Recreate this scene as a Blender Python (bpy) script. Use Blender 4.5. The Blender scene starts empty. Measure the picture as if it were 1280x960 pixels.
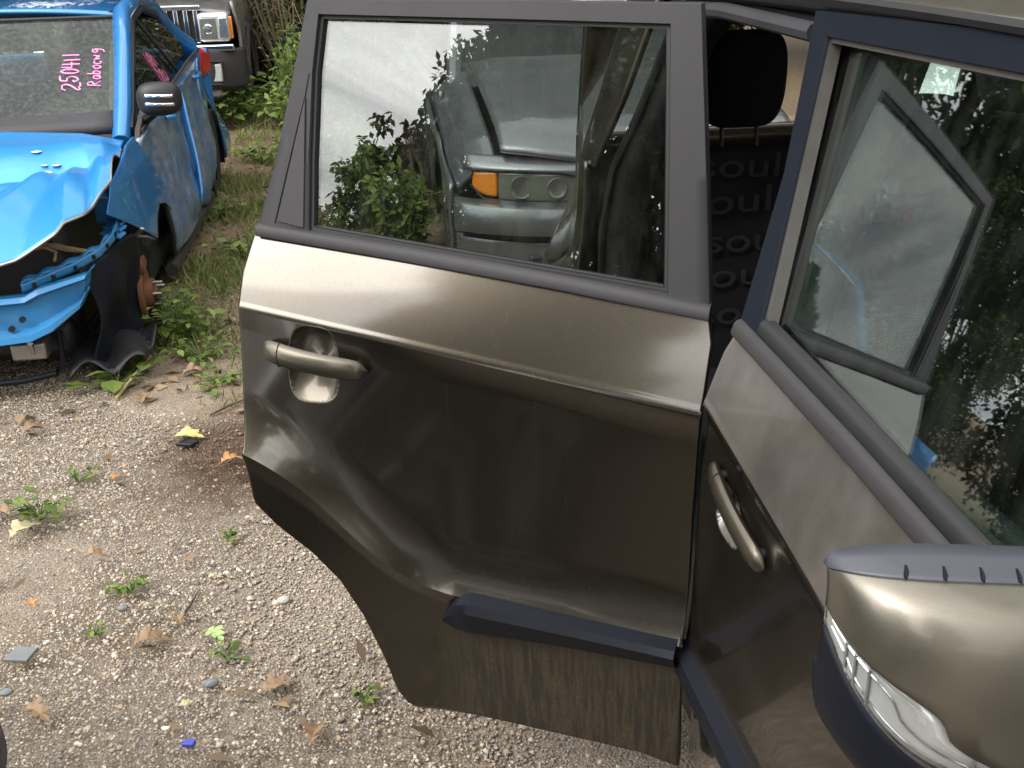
import bpy, bmesh, math, random
import numpy as np
from mathutils import Matrix, Vector, Euler
random.seed(7); RNG = np.random.default_rng(11)
S = bpy.context.scene
COL = S.collection
PI = math.pi

# ------------------------------------------------------------------ camera, sky, sun, exposure
cam = bpy.data.objects.new('camera', bpy.data.cameras.new('camera')); COL.objects.link(cam)
CAM = Vector((-0.5334, -1.4225, 1.5909)); YAW, PITCH, ROLL, FOC = 0.1524, 0.4030, -0.0236, 1280.49
fwd = Vector((math.sin(YAW)*math.cos(PITCH), math.cos(YAW)*math.cos(PITCH), -math.sin(PITCH)))
rgt = Vector((math.cos(YAW), -math.sin(YAW), 0)); upv = rgt.cross(fwd)
r2 = rgt*math.cos(ROLL)+upv*math.sin(ROLL); u2 = -rgt*math.sin(ROLL)+upv*math.cos(ROLL)
cam.matrix_world = Matrix(((r2.x, u2.x, -fwd.x, CAM.x), (r2.y, u2.y, -fwd.y, CAM.y), (r2.z, u2.z, -fwd.z, CAM.z), (0, 0, 0, 1)))
cam.data.sensor_width = 36; cam.data.lens = 36*FOC/1280
cam.data.clip_start = 0.02; cam.data.clip_end = 2000
S.camera = cam
SUN_AZ, SUN_EL = math.radians(-118), math.radians(45)         # azimuth from +Y towards +X
sdir = Vector((math.sin(SUN_AZ)*math.cos(SUN_EL), math.cos(SUN_AZ)*math.cos(SUN_EL), math.sin(SUN_EL)))
sun = bpy.data.objects.new('sun', bpy.data.lights.new('sun', 'SUN')); COL.objects.link(sun)
sun.data.energy = 1.5; sun.data.angle = math.radians(30); sun.data.color = (1.0, .95, .87)
sun.rotation_euler = sdir.to_track_quat('Z', 'Y').to_euler()
sun['kind'] = 'structure'
S.view_settings.view_transform = 'Standard'; S.view_settings.look = 'None'
S.view_settings.exposure = 0.22; S.view_settings.gamma = 1.0; S.view_settings.use_curve_mapping = False
S.render.engine = 'CYCLES'
S.cycles.max_bounces = 14; S.cycles.transparent_max_bounces = 24; S.cycles.glossy_bounces = 6
S.cycles.caustics_reflective = False; S.cycles.caustics_refractive = False

w = bpy.data.worlds.new('World'); S.world = w; w.use_nodes = True
nt = w.node_tree; nt.nodes.clear()
def wn(t, **k):
    n = nt.nodes.new(t)
    for a, b in k.items(): setattr(n, a, b)
    return n
wo = wn('ShaderNodeOutputWorld'); bg = wn('ShaderNodeBackground'); bg.inputs[1].default_value = 0.1
sky = wn('ShaderNodeTexSky', sky_type='NISHITA', sun_disc=False)
sky.sun_elevation = SUN_EL; sky.sun_rotation = SUN_AZ
tc = wn('ShaderNodeTexCoord'); mp = wn('ShaderNodeMapping'); mp.inputs['Scale'].default_value = (1, 1, 2.6)
nz = wn('ShaderNodeTexNoise'); nz.inputs['Scale'].default_value = 4.6; nz.inputs['Detail'].default_value = 7; nz.inputs['Roughness'].default_value = .56
nz.inputs['Distortion'].default_value = .5
rp = wn('ShaderNodeValToRGB'); rp.color_ramp.elements[0].position = .36; rp.color_ramp.elements[1].position = .66
rp.color_ramp.elements[0].color = (9.5, 9.7, 10.3, 1); rp.color_ramp.elements[1].color = (23, 22.6, 22.2, 1)
cv = wn('ShaderNodeValToRGB'); cv.color_ramp.elements[0].position = .12; cv.color_ramp.elements[1].position = .30   # cloud cover
mx = wn('ShaderNodeMixRGB')
dt = wn('ShaderNodeVectorMath', operation='DOT_PRODUCT'); dt.inputs[1].default_value = sdir
pw = wn('ShaderNodeMath', operation='POWER'); mxz = wn('ShaderNodeMath', operation='MAXIMUM'); mxz.inputs[1].default_value = 0
pw.inputs[1].default_value = 5
ml = wn('ShaderNodeMath', operation='MULTIPLY_ADD'); ml.inputs[1].default_value = 2.6; ml.inputs[2].default_value = 1.1      # thin cloud is brighter near the sun
sc = wn('ShaderNodeVectorMath', operation='SCALE')
nrm = wn('ShaderNodeVectorMath', operation='NORMALIZE')
L = nt.links.new
L(tc.outputs['Generated'], mp.inputs[0]); L(mp.outputs[0], nz.inputs['Vector']); L(nz.outputs['Fac'], rp.inputs[0]); L(nz.outputs['Fac'], cv.inputs[0])
L(tc.outputs['Generated'], nrm.inputs[0]); L(nrm.outputs[0], dt.inputs[0]); L(dt.outputs['Value'], mxz.inputs[0]); L(mxz.outputs[0], pw.inputs[0]); L(pw.outputs[0], ml.inputs[0])
L(rp.outputs[0], sc.inputs[0]); L(ml.outputs[0], sc.inputs['Scale'])
L(cv.outputs[0], mx.inputs[0]); L(sky.outputs[0], mx.inputs[1]); L(sc.outputs[0], mx.inputs[2])
L(mx.outputs[0], bg.inputs[0]); L(bg.outputs[0], wo.inputs[0])

# ------------------------------------------------------------------ node helper and materials
class NM:
    def __init__(s, name):
        s.m = bpy.data.materials.new(name); s.m.use_nodes = True; s.t = s.m.node_tree; s.t.nodes.clear()
        s.out = s.n('ShaderNodeOutputMaterial')
    def n(s, typ, ins=None, **k):
        n = s.t.nodes.new(typ)
        for a, b in k.items(): setattr(n, a, b)
        for a, b in (ins or {}).items(): s.put(n, a, b)
        return n
    def put(s, n, a, b):
        if isinstance(b, bpy.types.NodeSocket): s.t.links.new(b, n.inputs[a])
        else: n.inputs[a].default_value = b
    def coord(s, scale=(1, 1, 1)):
        c = s.n('ShaderNodeTexCoord'); m = s.n('ShaderNodeMapping', {0: c.outputs['Object'], 'Scale': scale}); return m.outputs[0]
    def noise(s, scale, detail=4, vec=None, rough=.55):
        return s.n('ShaderNodeTexNoise', {'Vector': vec or s.coord(), 'Scale': scale, 'Detail': detail, 'Roughness': rough}).outputs['Fac']
    def ramp(s, fac, stops):
        r = s.n('ShaderNodeValToRGB', {0: fac}); e = r.color_ramp.elements
        while len(e) < len(stops): e.new(.5)
        for x, (p, c) in zip(e, stops):
            x.position = p; x.color = (*c, 1) if hasattr(c, '__len__') else (c, c, c, 1)
        return r.outputs[0]
    def mix(s, f, a, b, blend='MIX'):
        n = s.n('ShaderNodeMixRGB', {0: f}, blend_type=blend)
        for i, v in ((1, a), (2, b)): s.put(n, i, v if isinstance(v, bpy.types.NodeSocket) else (*v, 1))
        return n.outputs[0]
    def math(s, op, a, b=0.0, c=0.0):
        return s.n('ShaderNodeMath', {0: a, 1: b, 2: c}, operation=op).outputs[0]
    def bsdf(s, **k):
        p = s.n('ShaderNodeBsdfPrincipled')
        for a, b in k.items(): s.put(p, a.replace('_', ' '), (*b, 1) if isinstance(b, tuple) and len(b) == 3 else b)
        s.p = p; return p
    def bump(s, h, strength=.3, dist=.01):
        return s.n('ShaderNodeBump', {'Height': h, 'Strength': strength, 'Distance': dist}).outputs[0]
    def done(s, sh=None):
        s.t.links.new((sh or s.p).outputs[0], s.out.inputs[0]); return s.m

def simple(name, col, rough=.5, metal=0., var=.25, scale=30, bump=.0, dist=.002, coat=0., spec=.5):
    m = NM(name); n = m.noise(scale, 5)
    c = m.mix(n, tuple(x*(1-var) for x in col), tuple(min(1, x*(1+var)) for x in col))
    k = dict(Base_Color=c, Metallic=metal, Roughness=m.math('MULTIPLY_ADD', n, .2, rough-.1), Coat_Weight=coat, Coat_Roughness=.05, Specular_IOR_Level=spec)
    if bump: k['Normal'] = m.bump(m.noise(scale*6, 3), bump, dist)
    m.bsdf(**k); return m.done()

def paint(name, col, metal=.8, rough=.36, dust=(.30, .26, .20), dustamt=.12, streaks=None, scratch=0., coat=1.0, flake=.05, updust=0., mud_x=None, film=.01):
    """metallic body paint under clear coat, with dust, optional mud with rain streaks under a height, optional scuffs"""
    m = NM(name); co = m.coord()
    big = m.noise(3.0, 5); fl = m.noise(900, 2)
    c = m.mix(fl, tuple(x*(1-flake*4) for x in col), tuple(x*(1+flake*4) for x in col))
    dmask = m.ramp(m.noise(7, 8, rough=.7), [(.35, 0.), (.8, dustamt*2.2)])
    drops = m.ramp(m.noise(160, 3), [(.62, 0.), (.72, dustamt*1.5)])
    dm = m.math('MAXIMUM', dmask, drops)
    if updust:
        gz = m.n('ShaderNodeSeparateXYZ', {0: m.n('ShaderNodeNewGeometry').outputs['True Normal']}).outputs[2]
        up = m.n('ShaderNodeMapRange', {0: gz, 1: .10, 2: .20, 3: 0., 4: updust}).outputs[0]
        dm = m.math('MAXIMUM', dm, m.math('MULTIPLY', up, m.ramp(m.noise(5, 8, m.coord((1, 1, .6)), .65), [(.3, .45), (.65, 1.)])))
    if streaks is not None:
        z0, z1 = streaks
        sep = m.n('ShaderNodeSeparateXYZ', {0: co})
        h = m.n('ShaderNodeMapRange', {0: sep.outputs[2], 1: z1, 2: z0, 3: 0., 4: 1.}).outputs[0]
        if mud_x: h = m.math('MULTIPLY', h, m.n('ShaderNodeMapRange', {0: sep.outputs[0], 1: mud_x[0], 2: mud_x[1]}).outputs[0])
        st = m.ramp(m.noise(1, 6, m.coord((105, 105, 2.0)), .6), [(.43, .0), (.56, .85)])
        gr = m.ramp(m.noise(140, 5), [(.3, .70), (.6, 1.)])
        md = m.math('MULTIPLY', m.math('MULTIPLY', gr, .93), h)
        fine = m.math('MULTIPLY', m.ramp(m.noise(1, 5, m.coord((160, 160, 1.5)), .6), [(.45, 0.), (.80, .10)]), 1.0)
        dm = m.math('MAXIMUM', dm, m.math('MAXIMUM', m.math('MULTIPLY', md, 1.0), fine))
        dust = m.mix(m.math('MULTIPLY', st, m.ramp(m.noise(170, 5), [(.35, .35), (.65, 1.)])), (.015, .012, .008), (.070, .052, .027))
    scm = 0.0
    if scratch:
        sc1 = m.ramp(m.noise(2.6, 9, m.coord((1, 1.1, 1)), .72), [(.40, 0.), (.56, 1.)])
        scm = m.math('MULTIPLY', sc1, scratch)
        c = m.mix(scm, c, m.ramp(m.noise(14, 8, m.coord((1, .5, 1.4))), [(.3, (.05, .09, .13)), (.55, (.20, .22, .23)), (.8, (.33, .32, .29))]))
    inv = m.math('SUBTRACT', 1.0, dm)
    base = m.mix(dm, c, dust)
    mt = m.math('MULTIPLY', inv, metal)
    if scratch: mt = m.math('MULTIPLY', mt, m.math('SUBTRACT', 1.0, scm))
    cw = m.math('MULTIPLY', inv, coat)
    if updust: cw = m.math('MAXIMUM', cw, .55)
    if scratch: cw = m.math('MULTIPLY', cw, m.math('SUBTRACT', 1.0, m.math('MULTIPLY', scm, .8)))
    m.bsdf(Base_Color=base, Metallic=mt, Roughness=m.math('MULTIPLY_ADD', dm, .4, rough), Coat_Weight=cw,
           Coat_Roughness=m.math('MULTIPLY_ADD', big, .06, film))
    m.put(m.p, 'Normal', m.bump(m.noise(2.2, 2), .05, .01))
    return m.done()

def glass(name, tint, f0, dirt=.03, rough=.004, streak=.03, wav=.02):
    m = NM(name)
    g = m.n('ShaderNodeNewGeometry')
    d = m.n('ShaderNodeVectorMath', {0: g.outputs['Incoming'], 1: g.outputs['Normal']}, operation='DOT_PRODUCT').outputs['Value']
    a = m.math('SUBTRACT', 1.0, m.math('ABSOLUTE', d)); a = m.math('POWER', a, 5.0)
    F = m.math('MULTIPLY_ADD', a, 1-f0, f0)
    tr = m.n('ShaderNodeBsdfTransparent', {0: (*tint, 1)})
    nb = m.bump(m.noise(1.6, 2), wav, .01)
    gl = m.n('ShaderNodeBsdfGlossy', {'Roughness': rough, 'Normal': nb})
    mxs = m.n('ShaderNodeMixShader', {0: F, 1: tr.outputs[0], 2: gl.outputs[0]})
    df = m.n('ShaderNodeBsdfDiffuse', {0: (.42, .42, .38, 1)})
    sp = m.ramp(m.noise(240, 2), [(.72, 0.), (.78, .10)])
    stv = m.ramp(m.noise(1, 5, m.coord((50, 50, 1.3))), [(.45, dirt*.4), (.75, dirt+streak)])
    dm = m.math('MAXIMUM', m.math('MULTIPLY', sp, .5 if dirt else 0.0), stv)
    m2 = m.n('ShaderNodeMixShader', {0: dm, 1: mxs.outputs[0], 2: df.outputs[0]})
    m.t.links.new(m2.outputs[0], m.out.inputs[0]); return m.m

def leafmat(name, stops, trans=.35, rough=.55):
    m = NM(name)
    at = m.n('ShaderNodeAttribute', attribute_name='shade')
    c = m.ramp(at.outputs['Fac'], stops)
    p = m.bsdf(Base_Color=c, Roughness=rough, Specular_IOR_Level=.35)
    tl = m.n('ShaderNodeBsdfTranslucent', {0: c})
    mxs = m.n('ShaderNodeMixShader', {0: trans, 1: p.outputs[0], 2: tl.outputs[0]})
    return m.done(mxs)

M = {}
M['bronze'] = paint('bronze_paint', (.063, .054, .040), .9, .25, dustamt=.025, film=.055, streaks=(.41, .49), mud_x=(-.45, -.36))
M['bronze_mirror'] = paint('bronze_paint_mirror', (.20, .182, .145), .85, .36, dustamt=.10, coat=.35)
M['bronze_recess'] = paint('bronze_paint_recess', (.12, .105, .08), .85, .40, dustamt=.05, coat=.4)
M['bronze_clean'] = paint('bronze_paint_clean', (.085, .074, .054), .85, .36, coat=.35, dustamt=.05)
M['bronze_dusty'] = paint('bronze_paint_dusty', (.085, .072, .050), .85, .27, dust=(.24, .21, .17), dustamt=.14, streaks=(.30, .40))
M['bronze_front'] = paint('bronze_paint_front_door', (.044, .038, .029), .88, .24, film=.03, dust=(.40, .37, .345), dustamt=.05, updust=.42)
M['blue'] = paint('blue_paint', (.008, .19, .52), .35, .34, dustamt=.06)
M['blue_hood'] = paint('blue_hood_paint', (.010, .22, .56), .35, .42, dustamt=.04, coat=.4, film=.08)
M['blue_scuffed'] = paint('blue_scuffed_paint', (.01, .15, .40), .3, .4, dustamt=.14, scratch=.85)
M['blue_flat'] = paint('blue_underhood_paint', (.010, .20, .46), .1, .5, dustamt=.10, coat=.25)
M['grey'] = paint('grey_paint', (.17, .185, .20), .7, .35, dustamt=.10)
M['truck'] = paint('dark_grey_paint', (.15, .15, .155), .6, .4, dustamt=.22)
M['white'] = paint('white_paint', (.62, .62, .60), 0., .4, dustamt=.1)
M['slate_paint'] = paint('slate_blue_paint', (.045, .055, .075), .5, .4, dustamt=.12)
M['slate'] = simple('slate_plastic', (.060, .062, .075), .5, 0, .12, 8, coat=.15)
M['trim'] = simple('satin_window_trim', (.022, .0208, .022), .5, 0, .12, 25, .08, .001, spec=.32)
M['trim_navy'] = simple('dark_navy_trim', (.006, .0085, .014), .62, 0, .2, 25, .06, .001, spec=.16)
M['mould'] = simple('grey_rubber_moulding', (.036, .0335, .035), .58, 0, .18, 40, .12, .001, spec=.3)
M['navy'] = simple('navy_black_plastic', (.007, .0085, .0135), .55, 0, .3, 26, .25, .0015, spec=.2)
M['black'] = simple('black_plastic', (.012, .012, .013), .5, 0, .3, 20, .1, .001)
M['seal'] = simple('black_rubber_seal', (.010, .010, .011), .6, 0, .3, 30)
M['seal_pale'] = simple('weathered_seal', (.075, .07, .062), .5, 0, .3, 30)
M['rubber'] = simple('tyre_rubber', (.022, .021, .020), .85, 0, .3, 12, .3, .003)
M['chrome'] = simple('chrome', (.75, .75, .76), .12, 1., .08, 12)
M['steel'] = simple('dull_steel', (.35, .34, .33), .45, .9, .25, 18, .1, .001)
M['rust'] = simple('rusty_iron', (.16, .065, .03), .8, .2, .5, 25, .5, .003)
M['fabric'] = simple('black_seat_fabric', (.014, .014, .016), .95, 0, .3, 60, .6, .002, spec=.15)
M['print'] = simple('grey_seat_print', (.019, .0195, .0215), .9, 0, .15, 60)
M['headliner'] = simple('pale_headliner', (.42, .40, .35), .9, 0, .08, 60, .2, .001)
M['cabin'] = simple('dark_cabin_plastic', (.03, .03, .033), .6, 0, .2, 20, .2, .001)
M['cabin_grey'] = simple('grey_cabin_plastic', (.20, .21, .20), .5, 0, .12, 20)
M['carpet'] = simple('dark_carpet', (.02, .02, .02), .95, 0, .4, 90, .6, .003)
M['lens_amber'] = simple('amber_lens', (.75, .24, .02), .15, 0, .2, 60, coat=1.)
M['lens_smoke'] = simple('cloudy_headlight_lens', (.15, .16, .135), .12, .1, .25, 14, coat=1.)
M['lens_clear'] = simple('bright_headlight_lens', (.62, .64, .62), .12, .35, .25, 22, coat=1.)
M['reflector'] = simple('lamp_reflector', (.72, .73, .74), .15, .9, .15, 60)
M['red'] = simple('red_lens', (.45, .02, .015), .2, 0, .2, 30, coat=1.)
M['marker'] = simple('pink_marker_paint', (.80, .28, .52), .7, 0, .15, 80)
M['marker_faint'] = simple('faded_pink_marker', (.42, .12, .22), .7, 0, .2, 80)
M['print_black'] = simple('ceramic_black_border', (.05, .045, .04), .5, 0, .3, 60)
M['wire'] = simple('yellow_brown_cable', (.34, .25, .12), .6, 0, .3, 20)
M['bark'] = simple('tree_bark', (.085, .065, .048), .9, 0, .4, 14, .8, .02)
M['twig'] = simple('dry_twig', (.20, .155, .10), .85, 0, .3, 30)
M['straw'] = simple('straw_stick', (.42, .32, .16), .8, 0, .25, 30)
M['stem'] = simple('green_stem', (.10, .15, .04), .6, 0, .25, 30)
M['chip'] = simple('grey_plastic_chip', (.16, .17, .17), .6, 0, .2, 30)
M['bluechip'] = simple('blue_plastic_chip', (.06, .08, .42), .4, 0, .2, 30)
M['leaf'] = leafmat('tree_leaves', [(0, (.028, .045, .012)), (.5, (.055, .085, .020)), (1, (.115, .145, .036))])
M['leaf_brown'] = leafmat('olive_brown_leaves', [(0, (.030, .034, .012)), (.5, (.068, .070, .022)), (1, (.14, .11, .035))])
M['needle'] = leafmat('pine_needles', [(0, (.010, .022, .010)), (1, (.035, .06, .022))], .15)
M['weed'] = leafmat('weed_leaves', [(0, (.07, .115, .022)), (.5, (.135, .20, .04)), (1, (.27, .34, .085))], .4)
M['grass'] = leafmat('grass_blades', [(0, (.09, .14, .03)), (.55, (.18, .24, .065)), (1, (.38, .34, .16))], .35)
M['litter'] = leafmat('dry_leaf_litter', [(0, (.07, .045, .022)), (.5, (.17, .11, .06)), (1, (.34, .25, .15))], .15)
M['leaf_yellow'] = leafmat('yellow_fallen_leaf', [(0, (.52, .45, .15)), (1, (.66, .57, .25))], .2)
M['leaf_orange'] = leafmat('orange_fallen_leaf', [(0, (.42, .19, .07)), (1, (.58, .31, .13))], .2)
M['leaf_pale'] = leafmat('pale_fallen_leaf', [(0, (.46, .42, .24)), (1, (.60, .54, .33))], .2)
M['leaf_lime'] = leafmat('lime_fallen_leaf', [(0, (.32, .46, .16)), (1, (.46, .58, .26))], .2)
M['leaf_tan'] = leafmat('tan_fallen_leaf', [(0, (.22, .14, .08)), (1, (.38, .26, .15))], .15)
M['glass_dark'] = glass('privacy_glass', (.65, .68, .66), .095, .006, streak=.012)
M['glass_front'] = glass('green_side_glass', (.76, .87, .83), .175, .003, streak=.016)
M['glass_plain'] = glass('plain_glass', (.93, .95, .94), .05, .02)
M['glass_cabin'] = glass('dark_car_glass', (.35, .40, .38), .05, .02)
M['glass_wind'] = glass('dusty_windscreen_glass', (.50, .58, .52), .05, .05, streak=.07)
M['lens_glass'] = glass('clear_lens_plastic', (.97, .97, .97), .05, .03)
def stone_mat():
    m = NM('gravel_stones'); at = m.n('ShaderNodeAttribute', attribute_name='tint')
    n = m.noise(260, 4)
    c = m.mix(.5, at.outputs['Color'], m.ramp(n, [(.25, .25), (.75, .75)]), 'OVERLAY')
    m.bsdf(Base_Color=c, Roughness=.75, Normal=m.bump(n, .4, .002)); return m.done()
M['stone'] = stone_mat()
def ground_mat():
    m = NM('gravel_dirt_ground'); co = m.coord()
    v = m.n('ShaderNodeTexVoronoi', {'Vector': co, 'Scale': 150.0}); v2 = m.n('ShaderNodeTexVoronoi', {'Vector': co, 'Scale': 210.0})
    hue = m.n('ShaderNodeSeparateColor', {0: v.outputs['Color']})
    peb = m.ramp(hue.outputs[0], [(0, (.14, .125, .11)), (.3, (.24, .21, .18)), (.6, (.34, .29, .235)), (.85, (.25, .225, .215)), (1, (.50, .45, .38))])
    dirt = m.ramp(m.noise(40, 8, rough=.7), [(.3, (.20, .16, .115)), (.7, (.36, .295, .225))])
    edge = m.ramp(v.outputs['Distance'], [(.25, 1.), (.55, .0)])
    g = m.mix(edge, dirt, peb)
    soil = m.ramp(m.noise(22, 9, rough=.75), [(.25, (.09, .062, .038)), (.5, (.20, .145, .092)), (.75, (.31, .24, .165))])
    sep = m.n('ShaderNodeSeparateXYZ', {0: co})
    yy = m.math('MULTIPLY_ADD', m.noise(1.6, 6), 2.4, sep.outputs[1])
    far = m.n('ShaderNodeMapRange', {0: yy, 1: 3.2, 2: 4.4}).outputs[0]
    pat = m.ramp(m.noise(1.9, 6, rough=.6), [(.52, 0.), (.68, .65)])
    f = m.math('MAXIMUM', far, pat)
    c = m.mix(f, g, soil)
    dx = m.math('MULTIPLY', m.math('ADD', sep.outputs[0], 1.02), 1.1); dy = m.math('MULTIPLY', m.math('ADD', sep.outputs[1], -1.86), .75)
    rr = m.math('SQRT', m.math('ADD', m.math('MULTIPLY', dx, dx), m.math('MULTIPLY', dy, dy)))
    damp = m.n('ShaderNodeMapRange', {0: m.math('MULTIPLY_ADD', m.noise(9, 6), .22, rr), 1: .50, 2: .26, 3: 0., 4: .85}).outputs[0]
    c = m.mix(damp, c, (.062, .036, .021))
    h = m.math('ADD', m.math('MULTIPLY', v.outputs['Distance'], -1.0), m.math('MULTIPLY', m.noise(60, 6), .8))
    m.bsdf(Base_Color=c, Roughness=.92, Normal=m.bump(h, .8, .008), Specular_IOR_Level=.2); return m.done()
M['ground'] = ground_mat()

# ------------------------------------------------------------------ mesh helpers
class MB:
    def __init__(s): s.v = []; s.f = []
    def add(s, v, f):
        o = len(s.v); s.v += [tuple(map(float, p)) for p in v]; s.f += [tuple(i+o for i in q) for q in f]; return s
    def grid(s, fn, nu, nv, flip=False, wrap=False):
        P = [fn(i/nu, j/nv) for j in range(nv+1) for i in range(nu+1)]
        F = []
        for j in range(nv):
            for i in range(nu):
                a = j*(nu+1)+i; q = (a, a+1, a+nu+2, a+nu+1); F.append(q[::-1] if flip else q)
        return s.add(P, F)
    def box(s, c, d, rot=None):
        hx, hy, hz = d[0]/2, d[1]/2, d[2]/2
        R = Euler(rot).to_matrix() if rot else Matrix.Identity(3)
        V = [R @ Vector((x, y, z)) + Vector(c) for x in (-hx, hx) for y in (-hy, hy) for z in (-hz, hz)]
        return s.add(V, [(0, 1, 3, 2), (4, 6, 7, 5), (0, 4, 5, 1), (2, 3, 7, 6), (0, 2, 6, 4), (1, 5, 7, 3)])
    def tube(s, pts, r, n=8, cap=True, flat=1.0):
        pts = [Vector(p) for p in pts]; rs = r if hasattr(r, '__len__') else [r]*len(pts)
        V = []; up = Vector((0.123, .2, .97))
        for i, p in enumerate(pts):
            t = (pts[min(i+1, len(pts)-1)]-pts[max(i-1, 0)]).normalized()
            a = t.cross(up)
            if a.length < .05: a = t.cross(Vector((1, 0, 0)))
            a.normalize(); b = a.cross(t)
            for k in range(n):
                an = 2*PI*k/n; V.append(p+a*math.cos(an)*rs[i]+b*math.sin(an)*rs[i]*flat)
        F = [(i*n+k, i*n+(k+1) % n, (i+1)*n+(k+1) % n, (i+1)*n+k) for i in range(len(pts)-1) for k in range(n)]
        if cap: F += [tuple(range(n))[::-1], tuple(range((len(pts)-1)*n, len(pts)*n))]
        return s.add(V, F)
    def prism(s, poly, fa, fb):
        """poly of 2-D points; fa, fb map a 2-D point to the two 3-D faces"""
        n = len(poly); V = [fa(p) for p in poly]+[fb(p) for p in poly]
        return s.add(V, [tuple(range(n)), tuple(range(2*n-1, n-1, -1))]+[(i, i+n, (i+1) % n+n, (i+1) % n) for i in range(n)])
    def lathe(s, prof, c, axis, n=32):
        c = Vector(c); ax = Vector(axis).normalized(); a = ax.orthogonal().normalized(); b = ax.cross(a)
        V = [c+ax*h+(a*math.cos(2*PI*k/n)+b*math.sin(2*PI*k/n))*r for r, h in prof for k in range(n)]
        return s.add(V, [(i*n+k, i*n+(k+1) % n, (i+1)*n+(k+1) % n, (i+1)*n+k) for i in range(len(prof)-1) for k in range(n)])
    def build(s, name, mat, parent=None, smooth=True, bevel=0, seg=2, solid=0, off=-1, sub=0, angle=40, rim=True, label=None):
        me = bpy.data.meshes.new(name); me.from_pydata(s.v, [], s.f); me.update()
        bm = bmesh.new(); bm.from_mesh(me); bmesh.ops.remove_doubles(bm, verts=bm.verts, dist=1e-5); bmesh.ops.recalc_face_normals(bm, faces=bm.faces) if not solid and not s_open(bm) else None
        bm.to_mesh(me); bm.free()
        return link(name, me, mat, parent, smooth, bevel, seg, solid, off, sub, angle, label)
def s_open(bm):
    return any(len(e.link_faces) == 1 for e in bm.edges)
def link(name, me, mat, parent=None, smooth=True, bevel=0, seg=2, solid=0, off=-1, sub=0, angle=40, label=None):
    o = bpy.data.objects.new(name, me); COL.objects.link(o)
    for m in (mat if isinstance(mat, (list, tuple)) else [mat]): me.materials.append(m)
    if parent:
        o.parent = parent
        o.matrix_parent_inverse = base_inv(parent)
    if solid:
        md = o.modifiers.new('thickness', 'SOLIDIFY'); md.thickness = solid; md.offset = off; md.use_rim = 'glass' not in name and 'window' not in name[-6:] and 'windscreen' not in name; md.use_even_offset = False
    if bevel:
        md = o.modifiers.new('edge', 'BEVEL'); md.width = bevel; md.segments = seg; md.limit_method = 'ANGLE'; md.angle_limit = math.radians(35); md.harden_normals = False
    if sub:
        md = o.modifiers.new('sub', 'SUBSURF'); md.levels = sub; md.render_levels = sub
    if smooth:
        me.polygons.foreach_set('use_smooth', [True]*len(me.polygons))
        if angle < 180: me.set_sharp_from_angle(angle=math.radians(angle))
    if label: o['label'] = label
    return o
def base_inv(p):
    T = Matrix.Identity(4)
    q = p
    while q:
        T = Matrix.Translation(-Vector(q.location)) @ T if not q.parent else T
        q = q.parent
    return T if not p.parent else Matrix.Identity(4)
def thing(name, label, cat, loc=(0, 0, 0), group=None):
    o = bpy.data.objects.new(name, None); COL.objects.link(o); o.location = loc; o.empty_display_size = .2
    o['label'] = label; o['category'] = cat
    if group: o['group'] = group
    return o
def tag(o, label=None, cat=None, group=None, kind=None):
    for k, v in (('label', label), ('category', cat), ('group', group), ('kind', kind)):
        if v: o[k] = v
    return o
def np_mesh(name, V, F, mat, parent=None, attr=None, aname='shade', smooth=False):
    """V (n,3), F (m,k) arrays of equal sided faces"""
    me = bpy.data.meshes.new(name); n, k = F.shape
    me.vertices.add(len(V)); me.vertices.foreach_set('co', V.astype(np.float32).ravel())
    me.loops.add(n*k); me.loops.foreach_set('vertex_index', F.astype(np.int32).ravel())
    me.polygons.add(n); me.polygons.foreach_set('loop_start', np.arange(0, n*k, k, dtype=np.int32))
    me.update(calc_edges=True)
    if attr is not None:
        if attr.ndim == 1:
            a = me.attributes.new(aname, 'FLOAT', 'POINT'); a.data.foreach_set('value', attr.astype(np.float32))
        else:
            a = me.attributes.new(aname, 'FLOAT_COLOR', 'POINT'); a.data.foreach_set('color', np.c_[attr, np.ones(len(attr))].astype(np.float32).ravel())
    if smooth: me.polygons.foreach_set('use_smooth', [True]*n)
    return link(name, me, mat, parent, smooth=False) if name else me
def ss(a, b, x):
    t = min(1., max(0., (x-a)/(b-a))); return t*t*(3-2*t)
def interp(x, xs, ys): return float(np.interp(x, xs, ys))

# ------------------------------------------------------------------ ground
def ground():
    def axis(lo, hi, fine, step):
        a = list(np.arange(lo, hi+1e-6, fine)); s = step
        left = []; x = lo
        while x > -400: x -= s; s *= 1.45; left.append(x)
        s = step; x = hi; right = []
        while x < 400: x += s; s *= 1.45; right.append(x)
        return np.array(left[::-1]+a+right)
    xs = axis(-5, 4, .09, .15); ys = axis(-4, 9, .09, .15)
    X, Y = np.meshgrid(xs, ys)
    Z = np.zeros_like(X)
    for k in range(14):
        f = RNG.uniform(.6, 6); a = RNG.uniform(0, 2*PI); Z += .008/(1+f*.35)*np.sin(f*(X*np.cos(a)+Y*np.sin(a))+RNG.uniform(0, 6))
    Z *= np.exp(-((X/30)**2+(Y/30)**2))
    V = np.stack([X.ravel(), Y.ravel(), Z.ravel()-.004], 1); nx = len(xs)
    i, j = np.meshgrid(np.arange(nx-1), np.arange(len(ys)-1)); a = (j*nx+i).ravel()
    o = np_mesh('ground', V, np.stack([a, a+1, a+nx+1, a+nx], 1), M['ground'], smooth=True)
    o['kind'] = 'structure'
ground()

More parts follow.
